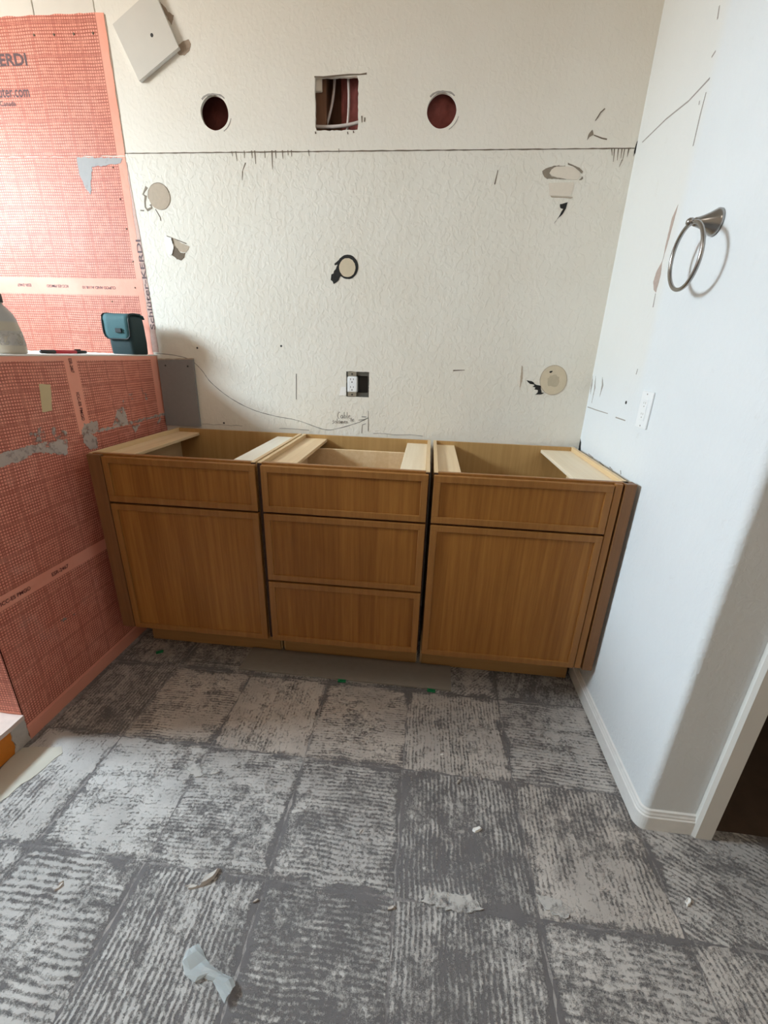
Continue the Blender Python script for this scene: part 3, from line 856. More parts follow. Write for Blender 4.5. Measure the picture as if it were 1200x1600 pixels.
fray = tag(obj('edge_fold', bm, M['mem_edge'], lo), 'frayed beige fold along the membrane edge')
for i, nm in enumerate(('bm_sm1',)):
    obj('thinset_smear', prism(B(), rough(D[nm], 0.01, 0.003, 31), 'y', -0.0026, -0.0012), M['smear_grey'], lo)
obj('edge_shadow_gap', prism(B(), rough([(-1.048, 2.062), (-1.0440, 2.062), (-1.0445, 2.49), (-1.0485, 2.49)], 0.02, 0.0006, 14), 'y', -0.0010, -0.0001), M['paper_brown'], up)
def print_y(txt, h, at, xdir, udir, parent, width=None, right=False, mat='ink_grey', bold=0.02):
    return obj('printed_lettering', text_bm(txt, h, at=at, xdir=xdir, udir=udir, width=width, right=right, bold=bold), M[mat], parent)
Y_ = -0.0022
print_y('KERDI', 0.037, (-1.404, Y_, 2.349), (1, 0, 0), (0, 0, 1), up, right=True, bold=0.03, width=0.158)
print_y('www.schluter.com', 0.036, (-1.422, Y_, 2.250), (1, 0, 0), (0, 0, 1), up, right=True, bold=0.012, width=0.29)
print_y('Made in Canada', 0.017, (-1.492, Y_, 2.222), (1, 0, 0), (0, 0, 1), up, right=True, bold=0.012)
print_y('ESR-2467', 0.012, (-1.612, Y_, 1.568), (-1, 0, 0), (0, 0, -1), lo, width=0.070)
print_y('ICC-ES PMG\u00ae', 0.012, (-1.425, Y_, 1.566), (-1, 0, 0), (0, 0, -1), lo, width=0.108)
print_y('CUPC\u00ae AND A118.10', 0.012, (-1.190, Y_, 1.563), (-1, 0, 0), (0, 0, -1), lo, width=0.165)
print_y('Schl\u00fcter-KERDI', 0.022, (-1.026, -0.0018, 1.385), (-0.03, 0, 1), (-1, 0, 0), lo, width=0.365, bold=0.015)
# staple and screw dots
def dots(pts, r, mat, parent, name='screw_head', y=-0.0026):
    for i, (x, z) in enumerate(pts):
        bm = B(); lathe(bm, [(r * 0.2, y - 0.0006), (r * 0.9, y - 0.0003), (r, 0.0005)], (x, 0, z), 10, 'y')
        obj(name, bm, mat, parent, True)
dots([(-1.105, 2.437), (-1.185, 2.437), (-1.268, 2.437), (-1.352, 2.438)], 0.0045, M['crack'], up, 'staple_mark')
dots([(-1.11, 2.012), (-1.10, 1.90), (-1.092, 1.79), (-1.085, 1.665), (-1.095, 1.56), (-1.22, 1.50)], 0.0035, M['crack'], lo, 'staple_mark')
dots([(-1.318, 2.56), (-1.108, 2.552), (-1.068, 2.552)], 0.0075, M['slot'], wall_back, 'screw_head', -0.0006)

# ------------------------------------------------------------------ wear on the back wall
def decal_y(name, pts, mat, d0=-0.0001, d1=-0.0010, amp=0.0, seed=1, label=None):
    if amp: pts = rough(pts, 0.006, amp, seed)
    o = obj(name, prism(B(), pts, 'y', d1, d0), M[mat], wall_back)
    if label: o['label'] = label
    return o
bm = B()
rnd = random.Random(5)
seamline = [[(-1.03 + 0.02 * i, CUT + 0.0004 * math.sin(i * 1.7)) for i in range(102) if -1.03 + 0.02 * i < 0.985]]
strokes(bm, seamline, 'y', -0.0008, -0.0001, 0.0032, 3)
obj('cut_seam', bm, M['crack'], wall_back)
bm = B()
strokes(bm, [D[k] for k in D if k.startswith('drip')], 'y', -0.0009, -0.0001, 0.0034, 9, True)
obj('saw_marks', bm, M['crack'], wall_back)
bm = B()
strokes(bm, [D['m1'], D['m2b'], D['misc1'], D['misc3'], D['crack_a2'], D['crack_a3'], D['torn_line']], 'y', -0.0009, -0.0001, 0.0034, 12)
obj('scratch_marks', bm, M['crack'], wall_back)
decal_y('gouge', D['m2'], 'patch_grey', amp=0.001); decal_y('gouge', D['m3'], 'black', amp=0.001)
decal_y('gouge', D['crack_c'], 'paper_taupe', amp=0.0008)
# pale compound smears and the drywall around the outlet
decal_y('torn_paper', D['tornp1'], 'paper_brown', amp=0.002, seed=3); decal_y('torn_paper', D['tornp2'], 'paper_brown', amp=0.001, seed=4)
# upper right damaged spot
decal_y('patch_core', D['dmg_core'], 'patch_pale', d1=-0.0016, label='pale filled spot inside a grey torn rim')
decal_y('patch_rim', D['dmg_left'], 'patch_grey', amp=0.0012, seed=5)
decal_y('patch_rim', D['dmg_right'], 'patch_grey', amp=0.0008, seed=6)
decal_y('patch_rim', D['dmg_dot'], 'patch_grey')
decal_y('patch_tape', D['dmg_tape'], 'patch_pale', d1=-0.0014)
decal_y('patch_rim', D['dmg_line'], 'paper_taupe', d1=-0.0016)
decal_y('wall_tear', D['dmg_black'], 'black', amp=0.0012, seed=7)
# left round patch and torn hole
decal_y('round_patch', ellipse((-0.922, 1.909), 0.048, 0.0475, 40, 0.012), 'paper_taupe', d1=-0.0020, label='taupe round patch with a cracked left rim')
bm = B(); strokes(bm, [D['crack_a1']], 'y', -0.0011, -0.0001, 0.008, 22)
strokes(bm, [ellipse((-0.922, 1.909), 0.0495, 0.049, 40)[2:22]], 'y', -0.0009, -0.0001, 0.003, 4)
obj('patch_crack', bm, M['patch_grey'], wall_back)
decal_y('torn_paper', D['torn_brown'], 'paper_taupe', amp=0.002, seed=14)
decal_y('torn_gypsum', D['torn_white'], 'gypsum', d1=-0.004, amp=0.002, seed=15)
decal_y('wall_tear', D['torn_dark'], 'crack', d1=-0.0014, amp=0.003, seed=16)
# centre ring
oo = ellipse((-0.107, 1.656), 0.046, 0.0462, 48, 0.012, 5)
decal_y('patch_ring', oo, 'black', d1=-0.0009, label='black sealant ring')
decal_y('round_patch', ellipse((-0.1085, 1.653), 0.0355, 0.0360, 40, 0.02, 9), 'paper_tan', d1=-0.0022, label='tan round patch inside a black ring')
decal_y('sealant_smear', D['ring_smear'], 'black', d1=-0.0014, amp=0.003, seed=18)
decal_y('sealant_smear', D['ring_smear2'], 'black', d1=-0.0012, amp=0.002, seed=19)
# right round patch
decal_y('round_patch', ellipse((0.8245, 1.223), 0.056, 0.062, 44, 0.006, 5, 0.3), 'paper_tan', d1=-0.0022, label='tan round patch low on the right of the back wall')
decal_y('patch_rim', ellipse((0.8245, 1.223), 0.0585, 0.0645, 44, 0.006, 5, 0.3), 'paper_taupe', d1=-0.0012)
decal_y('patch_core', ellipse((0.824, 1.221), 0.028, 0.027, 20, 0.16, 7), 'paper_tan_in', d1=-0.0026)
decal_y('wall_tear', ellipse((0.808, 1.258), 0.008, 0.004, 10, 0.2, 3, 0.4), 'black', d1=-0.0028)
decal_y('wall_tear', D['tear_c'], 'black', d1=-0.0016, amp=0.0012, seed=20)
# rim marks around the lamp holes
for c, r in ((H1, 0.0565), (H2, 0.055)):
    bm = B()
    strokes(bm, [[(c[0] + (r + 0.006) * math.cos(a), c[1] + (r + 0.005 + 0.004 * math.sin(3 * a)) * math.sin(a)) for a in [0.75 + 0.12 * i for i in range(15)]]], 'y', -0.0009, -0.0001, 0.006, 31)
    strokes(bm, [[(c[0] + (r + 0.012) * math.cos(a), c[1] + (r + 0.010) * math.sin(a)) for a in [5.2 + 0.1 * i for i in range(9)]]], 'y', -0.0008, -0.0001, 0.002, 33)
    obj('rim_scuff', bm, M['crack_soft'], wall_back)
bm = B()
strokes(bm, [[(-0.236, 2.2905), (-0.20, 2.289), (-0.15, 2.292), (-0.10, 2.294), (-0.06, 2.294), (-0.035, 2.296)], [(-0.237, 2.124), (-0.235, 2.117)], [(-0.052, 2.17), (-0.051, 2.15)], [(-0.04, 2.165), (-0.041, 2.152)], [(-0.108, 2.122), (-0.106, 2.114)], [(-0.085, 2.124), (-0.083, 2.118)]], 'y', -0.0009, -0.0001, 0.004, 35)
obj('saw_marks', bm, M['crack'], wall_back)

# pencil line and handwriting
bm = B()
Lp = [Vector(p) for p in D['pencil']]
fine = []
for i in range(len(Lp) - 1):
    p0, p1, p2, p3 = Lp[max(i - 1, 0)], Lp[i], Lp[i + 1], Lp[min(i + 2, len(Lp) - 1)]
    for j in range(6):
        t = j / 6
        fine.append(tuple(0.5 * ((2 * p1) + (p2 - p0) * t + (2 * p0 - 5 * p1 + 4 * p2 - p3) * t * t + (3 * p1 - p0 - 3 * p2 + p3) * t ** 3)))
strokes(bm, [fine], 'y', -0.0006, -0.0001, 0.0026, 41)
strokes(bm, [D['pencil_v'], D['pencil_arrow'], D['pencil_arrow2'], D['misc2'], [(-0.035, 0.985), (-0.037, 0.945)], [(-0.035, 0.985), (-0.018, 0.992)]], 'y', -0.0006, -0.0001, 0.0032, 43)
obj('pencil_line', bm, M['pencil'], wall_back)
G = {  # hand-drawn letters in a unit box (x-height 1)
 'C': ([[(0.75, 1.75), (0.45, 1.95), (0.1, 1.3), (0.0, 0.6), (0.15, 0.1), (0.5, 0.0)]], 0.85),
 'a': ([[(0.7, 0.85), (0.35, 1.0), (0.05, 0.6), (0.1, 0.15), (0.4, 0.05), (0.68, 0.5), (0.7, 0.9), (0.7, 0.3), (0.9, 0.05)]], 1.0),
 'b': ([[(0.15, 1.9), (0.1, 0.1), (0.1, 0.6), (0.4, 0.95), (0.65, 0.6), (0.5, 0.1), (0.1, 0.1)]], 0.8),
 'l': ([[(0.2, 1.9), (0.12, 0.6), (0.2, 0.05), (0.35, 0.1)]], 0.5),
 'e': ([[(0.08, 0.5), (0.6, 0.6), (0.5, 0.95), (0.2, 0.9), (0.05, 0.45), (0.25, 0.05), (0.65, 0.15)]], 0.8),
 'S': ([[(0.6, 0.95), (0.2, 1.0), (0.15, 0.65), (0.5, 0.4), (0.3, 0.0), (-0.1, -0.15)]], 0.7),
 'o': ([[(0.35, 0.95), (0.05, 0.6), (0.15, 0.1), (0.5, 0.1), (0.6, 0.6), (0.35, 0.95)]], 0.75),
 'm': ([[(0.05, 0.9), (0.05, 0.0), (0.1, 0.7), (0.3, 0.9), (0.4, 0.0), (0.45, 0.7), (0.65, 0.9), (0.75, 0.0)]], 0.95),
 'n': ([[(0.05, 0.9), (0.05, 0.0), (0.1, 0.7), (0.35, 0.95), (0.5, 0.0)]], 0.65),
 't': ([[(0.2, 1.5), (0.15, 0.1), (0.35, 0.05)], [(0.0, 1.0), (0.4, 1.05)]], 0.5)}
bm = B()
def write(word, x, z, h, slope, sxx=1.0):
    for ch in word:
        st, adv = G[ch]
        strokes(bm, [[(x + px * h * sxx, z + pz * h + (px * h) * slope) for px, pz in s] for s in st], 'y', -0.0006, -0.0001, 0.0026, 47)
        x += adv * h * sxx; z += adv * h * sxx * slope
write('Cable', -0.156, 1.011, 0.0155, 0.04, 1.05)
write('Solamen', -0.182, 0.986, 0.0125, 0.03, 1.15)
write('te', -0.093, 0.998, 0.0125, 0.05, 1.1)
obj('pencil_handwriting', bm, M['pencil'], wall_back)
# caulk ridge where the old counter met the wall
bm = B()
strokes(bm, [[(-0.85 + 0.03 * i, 0.952 + 0.002 * math.sin(i * 2.3)) for i in range(8)], [(0.02 + 0.03 * i, 0.947 + 0.002 * math.sin(i * 1.3)) for i in range(9)], [(-0.45 + 0.03 * i, 0.949 + 0.0015 * math.sin(i)) for i in range(6)]], 'y', -0.0012, -0.0001, 0.002, 51)
obj('old_caulk_line', bm, M['crack_soft'], wall_back)
dots([(-0.735, 0.962), (-0.83, 1.31), (-0.42, 1.33)], 0.005, M['slot'], wall_back, 'screw_head', -0.0006)

# wear on the right wall
def decal_x(name, pts, mat, d0=0.0001, d1=0.0009, amp=0.0, seed=1):
    if amp: pts = rough(pts, 0.006, amp, seed)
    return obj(name, prism(B(), pts, 'x', XR - d1, XR - d0), M[mat], wall_right)
bm = B()
strokes(bm, [D['r_seam'], D['r_t2'], D['r_t3']], 'x', XR - 0.0009, XR - 0.0001, 0.0034, 5)
obj('crack_line', bm, M['crack_soft'], wall_right)
bm = B()
strokes(bm, [D['r_torn2'], D['r_line'], D['r_line2'], D['r_m1'], D['r_t1'], D['r_t4'], D['r_c1'], D['r_c2'], D['r_c3'], D['r_c4']], 'x', XR - 0.0008, XR - 0.0001, 0.004, 8)
obj('scratch_marks', bm, M['crack_soft'], wall_right)
decal_x('torn_paper', D['r_torn'], 'stain_pink', amp=0.0008, seed=5)
for nm in ('r_s1', 'r_s2', 'r_s3'): decal_x('gouge', D[nm], 'crack_soft', amp=0.0012, seed=6)
decal_x('gouge', [(-0.003, 0.97), (-0.02, 0.955), (-0.035, 0.915), (-0.035, 0.88), (-0.003, 0.88)], 'black', amp=0.001)
decal_x('screw_hole', ellipse(D['r_dot'][0], 0.006, 0.006, 12), 'slot')
decal_x('gouge', ellipse((-0.60, 0.79), 0.006, 0.012, 10, 0.3, 5), 'crack_soft')

# ------------------------------------------------------------------ inside the holes
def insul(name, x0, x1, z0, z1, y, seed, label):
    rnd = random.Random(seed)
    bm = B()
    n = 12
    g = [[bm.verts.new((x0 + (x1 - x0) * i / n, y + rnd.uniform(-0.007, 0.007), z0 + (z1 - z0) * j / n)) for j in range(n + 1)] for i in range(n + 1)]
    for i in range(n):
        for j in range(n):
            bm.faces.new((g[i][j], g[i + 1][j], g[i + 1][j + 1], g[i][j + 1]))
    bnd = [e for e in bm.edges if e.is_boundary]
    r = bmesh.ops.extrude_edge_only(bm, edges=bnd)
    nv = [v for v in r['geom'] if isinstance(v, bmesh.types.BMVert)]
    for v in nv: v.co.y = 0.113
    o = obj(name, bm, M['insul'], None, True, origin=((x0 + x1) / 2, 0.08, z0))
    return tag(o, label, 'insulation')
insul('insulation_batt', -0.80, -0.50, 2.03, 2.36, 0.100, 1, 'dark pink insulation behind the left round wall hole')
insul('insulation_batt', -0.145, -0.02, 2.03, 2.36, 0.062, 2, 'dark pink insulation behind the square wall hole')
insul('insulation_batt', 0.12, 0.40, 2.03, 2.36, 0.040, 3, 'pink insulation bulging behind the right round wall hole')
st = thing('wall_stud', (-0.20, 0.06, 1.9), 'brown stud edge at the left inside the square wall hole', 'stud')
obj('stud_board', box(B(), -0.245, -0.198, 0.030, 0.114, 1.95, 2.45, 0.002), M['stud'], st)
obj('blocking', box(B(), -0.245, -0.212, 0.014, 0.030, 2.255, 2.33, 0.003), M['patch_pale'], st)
def cable(name, pts, r, label):
    o = obj(name, tube(B(), pts, r, 8), M['cable'], None, True, origin=pts[0])
    return tag(o, label, 'cable')
def bez(a, b, c, n=14):
    a, b, c = Vector(a), Vector(b), Vector(c)
    return [tuple(a * (1 - t) ** 2 + b * 2 * t * (1 - t) + c * t * t) for t in [i / n for i in range(n + 1)]]
cable('electrical_cable', bez((-0.168, 0.050, 2.33), (-0.165, 0.045, 2.20), (-0.245, 0.050, 2.09)), 0.0050, 'grey cable hanging on the left inside the square wall hole')
cable('electrical_cable', bez((-0.115, 0.036, 2.33), (-0.098, 0.040, 2.20), (-0.132, 0.036, 2.07)), 0.0050, 'white cable hanging on the right inside the square wall hole')
cable('electrical_cable', bez((-0.30, 0.026, 2.155), (-0.13, 0.026, 2.135), (-0.02, 0.026, 2.175)), 0.0060, 'white cable running across the bottom of the square wall hole')

# outlet box with its receptacle
ob = thing('outlet_box', ((OUT[0] + OUT[1]) / 2, 0.0, OUT[2]), 'double outlet box set in the back wall, right half open', 'outlet')
bm = B()
box(bm, OUT[0] - 0.004, OUT[1] + 0.004, 0.0745, 0.078, OUT[2] - 0.004, OUT[3] + 0.004)
for a, b, c, d in ((OUT[0], OUT[0] + 0.005, OUT[2], OUT[3]), (OUT[1] - 0.005, OUT[1], OUT[2], OUT[3])):
    box(bm, a, b, 0.002, 0.0745, c, d)
for c, d in ((OUT[2], OUT[2] + 0.020), (OUT[3] - 0.018, OUT[3])):
    box(bm, OUT[0] + 0.005, OUT[1] - 0.005, 0.005, 0.0745, c, d)
obj('box_shell', bm, M['outlet_box'], ob)
obj('box_cavity', box(B(), -0.058, OUT[1] - 0.005, 0.030, 0.034, OUT[2] + 0.02, OUT[3] - 0.018), M['slot'], ob)
for z, za, zb in ((OUT[2] + 0.010, OUT[2] + 0.002, OUT[2] + 0.022), (OUT[3] - 0.011, OUT[3] - 0.021, OUT[3] - 0.002)):
    strap = obj('mounting_strap', box(B(), -0.106, -0.066, -0.0015, 0.001, za, zb, 0.0008), M['steel'], ob)
    obj('strap_screw', lathe(B(), [(0.0035, -0.0030), (0.0042, -0.0015), (0.0042, 0.0)], (-0.086, 0, z), 12, 'y'), M['slot'], strap)
rc = obj('receptacle', box(B(), -0.108, -0.0615, -0.006, 0.03, 1.136, 1.207, 0.006, 3), M['white_plastic'], ob)
for zc in (1.189, 1.154):
    for dx, dz, w, h in ((-0.0075, 0.006, 0.0022, 0.0085), (0.0065, 0.006, 0.0022, 0.0070), (-0.0005, -0.007, 0.005, 0.0050)):
        obj('slot', box(B(), -0.0850 + dx - w / 2, -0.0850 + dx + w / 2, -0.0065, -0.003, zc + dz - h / 2, zc + dz + h / 2), M['slot'], rc)
decal_y('torn_gypsum', [(-0.150, 1.118), (-0.1145, 1.121), (-0.1145, 1.158), (-0.136, 1.160)], 'gypsum', d1=-0.0015, amp=0.001)

# drywall offcut screwed to the wall, gray backer strip by the half wall
A_, B_, C_ = Vector((-1.010, 2.452)), Vector((-0.934, 2.284)), Vector((-0.757, 2.380))
D_ = A_ + C_ - B_
oc = thing('drywall_offcut', (-0.88, -0.01, 2.284), 'square drywall offcut screwed crookedly to the upper left of the back wall', 'offcut')
q = [tuple(p) for p in (A_, B_, C_, D_)]
bm = B(); prism(bm, [tuple(Vector(p).lerp((A_ + C_) / 2, 0.006)) for p in q], 'y', -0.016, -0.0012); obj('gypsum_core', bm, M['gypsum'], oc)
bm = B(); prism(bm, q, 'y', -0.0172, -0.0155); obj('face_paper', bm, M['cutoff_face'], oc)
bm = B(); lathe(bm, [(0.001, -0.0180), (0.006, -0.0176), (0.0065, -0.0165)], (-0.858, 0, 2.417), 12, 'y'); obj('screw_head', bm, M['slot'], oc)

gb = thing('backer_strip', (-0.945, -0.006, 0.936), 'grey backer board strip standing on the back wall beside the half wall', 'board')
bm = B(); prism(bm, [(-1.036, 0.94), (-0.856, 0.94), (-0.853, 1.258), (-1.030, 1.250)], 'y', -0.0125, -0.0008); obj('board_face', bm, M['board'], gb)
for x, z in ((-0.995, 1.226), (-0.882, 1.226)):
    obj('screw_head', lathe(B(), [(0.001, -0.0136), (0.004, -0.0133), (0.0045, -0.0120)], (x, 0, z), 12, 'y'), M['slot'], gb)
obj('mortar_edge', prism(B(), rough([(-1.031, 1.250), (-0.853, 1.258), (-0.853, 1.263), (-0.90, 1.262), (-0.97, 1.258), (-1.03, 1.256)], 0.01, 0.0015, 4), 'y', -0.010, -0.0008), M['paper_taupe'], gb)

# ------------------------------------------------------------------ vanity cabinets
CT, CB, TOE = 0.934, 0.185, -0.467
YFRONT = -0.640
def front(name, x0, x1, z0, z1, parent, fw=0.024):
    bm = B()
    for a, b, c, d in ((x0, x1, z0, z0 + fw), (x0, x1, z1 - fw, z1)):
        box(bm, a, b, YFRONT, YFRONT + 0.019, c, d, 0.0022, 2)
    for a, b in ((x0, x0 + fw), (x1 - fw, x1)):
        box(bm, a, b, YFRONT, YFRONT + 0.019, z0 + fw - 0.001, z1 - fw + 0.001, 0.0022, 2)
    f = obj(name, bm, M['frame'], parent)
    obj('panel', box(B(), x0 + fw - 0.004, x1 - fw + 0.004, YFRONT + 0.0055, YFRONT + 0.014, z0 + fw - 0.004, z1 - fw + 0.004), M['front'], f)
    return f

def cabinet(x0, x1, fx0, fx1, fronts, sl, sr, wl, wr, label):
    t = thing('vanity_cabinet', ((x0 + x1) / 2, -0.33, 0), label, 'cabinet', 'open-topped base cabinets along the back wall')
    prof = [(-0.62, CB), (-0.62, CT), (-0.030, CT), (-0.030, 0.0), (TOE, 0.0), (TOE, CB)]
    for a, b in ((x0, x0 + 0.014), (x1 - 0.014, x1)):
        obj('side_panel', prism(B(), prof, 'x', a, b), M['edge'], t)
    i0, i1 = x0 + 0.014, x1 - 0.014
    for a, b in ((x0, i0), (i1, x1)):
        obj('gap_shade_band', box(B(), a - 0.0004, b + 0.0004, -0.6208, -0.612, CB, CT - 0.003), M['edge_shade'], t)  # dark strip painting the shade between neighbouring fronts
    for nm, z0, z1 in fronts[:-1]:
        obj('gap_shade_rail', box(B(), i0, i1, -0.6206, -0.60, z0 - 0.03, z0 + 0.022), M['edge_shade'], t)  # dark backing added to paint the shade in the gaps between fronts
    obj('back_panel', box(B(), i0, i1, -0.042, -0.030, CB, CT - 0.0005), M['carcass'], t)
    obj('bottom_panel', box(B(), i0, i1, -0.605, -0.042, CB, CB + 0.014), M['carcass'], t)
    obj('front_rail', box(B(), i0, i1, -0.62, -0.603, 0.890, CT, 0.001), M['frame'], t)
    obj('toe_kick', box(B(), x0 + 0.008, x1 - 0.004, TOE - 0.012, TOE, 0.0, CB - 0.001, 0.001), M['toe'], t)
    obj('corner_strip', box(B(), i0, i0 + wl, -0.602, -0.0425, 0.903, 0.917, 0.0015), M[sl], t)
    obj('corner_strip', box(B(), i1 - wr, i1, -0.602, -0.0425, 0.903, 0.917, 0.0015), M[sr], t)
    for nm, z0, z1 in fronts:
        front(nm, fx0, fx1, z0, z1, t)
    return t

Z1, Z2, ZT = 0.748, 0.464, 0.9265
c1 = cabinet(-0.966, -0.328, -0.905, -0.322, (('drawer_front', Z1 + 0.004, ZT), ('door', CB, Z1 - 0.004)), 'strip', 'strip_lit', 0.105, 0.105,
             'left vanity cabinet with a false drawer above one door, beside the orange half wall')
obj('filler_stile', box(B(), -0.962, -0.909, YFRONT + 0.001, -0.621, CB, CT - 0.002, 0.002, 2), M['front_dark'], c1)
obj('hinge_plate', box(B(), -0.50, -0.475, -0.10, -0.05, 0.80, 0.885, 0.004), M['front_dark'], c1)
c2 = cabinet(-0.318, 0.298, -0.302, 0.294, (('drawer_front', Z1 + 0.004, ZT), ('drawer_front', Z2 + 0.004, Z1 - 0.004), ('drawer_front', CB, Z2 - 0.004)), 'strip', 'strip_cream', 0.105, 0.095,
             'middle vanity cabinet with three stacked drawer fronts')
bx = obj('drawer_box', box(B(), -0.275, 0.262, -0.138, -0.125, 0.775, 0.889, 0.0015), M['strip'], c2)
obj('box_side', box(B(), -0.285, -0.272, -0.60, -0.125, 0.775, 0.889, 0.0015), M['strip'], bx)
obj('box_side', box(B(), 0.259, 0.272, -0.60, -0.125, 0.775, 0.889, 0.0015), M['strip'], bx)
obj('box_floor', box(B(), -0.272, 0.259, -0.60, -0.138, 0.775, 0.783), M['carcass'], bx)
c3 = cabinet(0.312, 0.957, 0.313, 0.905, (('drawer_front', Z1 + 0.004, ZT), ('door', CB, Z1 - 0.004)), 'strip', 'strip_cream', 0.085, 0.135,
             'right vanity cabinet with a false drawer above one door, beside the white wall')
obj('filler_stile', box(B(), 0.908, 0.932, YFRONT + 0.003, -0.621, CB, CT - 0.002, 0.002, 2), M['frame'], c3)
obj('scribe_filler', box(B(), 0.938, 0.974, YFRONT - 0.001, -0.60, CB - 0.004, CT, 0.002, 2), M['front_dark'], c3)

# ------------------------------------------------------------------ towel ring and wall plate
tr = thing('towel_ring', (XR, -0.680, 1.655), 'brushed nickel towel ring on the white right wall', 'towel ring')
bm = B()
prof = [(0.031, 0.0), (0.0315, -0.006), (0.029, -0.010), (0.022, -0.022), (0.0155, -0.036), (0.0115, -0.048), (0.0105, -0.053), (0.0085, -0.058)]
lathe(bm, prof, (XR - 0.0005, -0.680, 1.655), 28, 'x')
obj('mount', bm, M['nickel'], tr, True)
bm = B()
lathe(bm, [(0.004, -0.055), (0.0075, -0.058), (0.010, -0.063), (0.0095, -0.069), (0.006, -0.074), (0.002, -0.0755)], (XR - 0.0005, -0.680, 1.655), 20, 'x')
obj('finial', bm, M['nickel'], tr, True)
rc_, rr_ = Vector((XR - 0.062, -0.690, 1.5745)), 0.0785
pts = []
for i in range(72):
    a = 2 * math.pi * i / 72
    pts.append((rc_.x + 0.003 * math.cos(a), rc_.y + rr_ * math.cos(a) + 0.008 * math.sin(a), rc_.z + rr_ * math.sin(a)))
obj('ring', tube(B(), pts, 0.0053, 12, closed=True), M['nickel'], tr, True)

pl = thing('wall_plate', (XR, -0.545, 1.105), 'white rectangular outlet plate on the right wall below the towel ring', 'outlet plate')
obj('plate', box(B(), XR - 0.006, XR - 0.0003, -0.582, -0.506, 1.104, 1.222, 0.003, 2), M['white_plastic'], pl)
rp = obj('receptacle', box(B(), XR - 0.0085, XR - 0.005, -0.561, -0.527, 1.130, 1.197, 0.0012), M['white_plastic'], pl)
for zc in (1.181, 1.146):
    for dy, dz, w, h in ((-0.006, 0.005, 0.002, 0.007), (0.006, 0.005, 0.002, 0.006), (0.0, -0.006, 0.004, 0.004)):
        obj('slot', box(B(), XR - 0.0087, XR - 0.006, -0.544 + dy - w / 2, -0.544 + dy + w / 2, zc + dz - h / 2, zc + dz + h / 2), M['crack_soft'], rp)
for zc in (1.1125, 1.2135):
    obj('plate_screw', lathe(B(), [(0.0025, -0.0068), (0.003, -0.0055)], (XR, -0.544, zc), 10, 'x'), M['crack_soft'], pl)

# ------------------------------------------------------------------ things standing on the half wall
PT = PONY_H + 0.006
# pouch: body with rounded flap folded over the front
px0, px1, py0, py1 = -1.146, -1.036, -0.165, -0.060
po_ = thing('belt_pouch', ((px0 + px1) / 2, (py0 + py1) / 2, PT), 'teal fabric pouch with rounded flap standing at the wall end of the half wall', 'pouch')
def pouch_outline(z0, z1, r=0.012):
    return None
bm = B()
sec = []
for k, (z, gx, gy) in enumerate(((0.0, -0.002, -0.002), (0.004, 0.001, 0.001), (0.05, 0.002, 0.003), (0.12, 0.001, 0.0), (0.150, -0.001, -0.003), (0.160, -0.006, -0.010))):
    ring = []
    for i in range(32):
        a = 2 * math.pi * i / 32
        hx, hy = (px1 - px0) / 2 + gx, (py1 - py0) / 2 + gy
        c_, s_ = math.cos(a), math.sin(a)
        e = 0.28
        ring.append(bm.verts.new(((px0 + px1) / 2 + hx * math.copysign(abs(c_) ** e, c_), (py0 + py1) / 2 + hy * math.copysign(abs(s_) ** e, s_), PT + z)))
    sec.append(ring)
for A, C in zip(sec, sec[1:]):
    for k in range(32): bm.faces.new((A[k], A[(k + 1) % 32], C[(k + 1) % 32], C[k]))
bm.faces.new(sec[0][::-1]); bm.faces.new(sec[-1])
obj('body', bm, M['teal_shade'], po_, True)
# flap: goes from the back over the top and down the front with rounded lower corners
bm = B()
path = [(py1 + 0.001, 0.150), (py1 - 0.008, 0.163), (py1 - 0.03, 0.1675), (py0 + 0.03, 0.1675), (py0 + 0.006, 0.164), (py0 - 0.006, 0.155), (py0 - 0.010, 0.140), (py0 - 0.011, 0.11), (py0 - 0.011, 0.09), (py0 - 0.010, 0.075), (py0 - 0.0095, 0.066), (py0 - 0.009, 0.0625)]
half = [(px1 - px0) / 2 + 0.006] * 9 + [(px1 - px0) / 2 + 0.003, (px1 - px0) / 2 - 0.006, (px1 - px0) / 2 - 0.016]
cxp = (px0 + px1) / 2 - 0.004
rows = [[bm.verts.new((cxp + h * u, y, PT + z)) for u in (-1, -0.6, -0.2, 0.2, 0.6, 1)] for (y, z), h in zip(path, half)]
for A, C in zip(rows, rows[1:]):
    for k in range(5): bm.faces.new((A[k], A[k + 1], C[k + 1], C[k]))
bmesh.ops.recalc_face_normals(bm, faces=bm.faces)
bmesh.ops.solidify(bm, geom=bm.faces[:] + bm.edges[:] + bm.verts[:], thickness=0.004)
fl = obj('flap', bm, M['teal'], po_, True)
edge = [(cxp + h, y - 0.001, PT + z) for (y, z), h in zip(path[2:], half[2:])] + [(cxp - h, y - 0.001, PT + z) for (y, z), h in zip(path[2:][::-1], half[2:][::-1])]
obj('piping', tube(B(), edge, 0.003, 8), M['piping'], fl, True)
obj('badge', box(B(), cxp - 0.004, cxp + 0.026, py0 - 0.0175, py0 - 0.012, PT + 0.088, PT + 0.106, 0.002), M['piping'], fl)

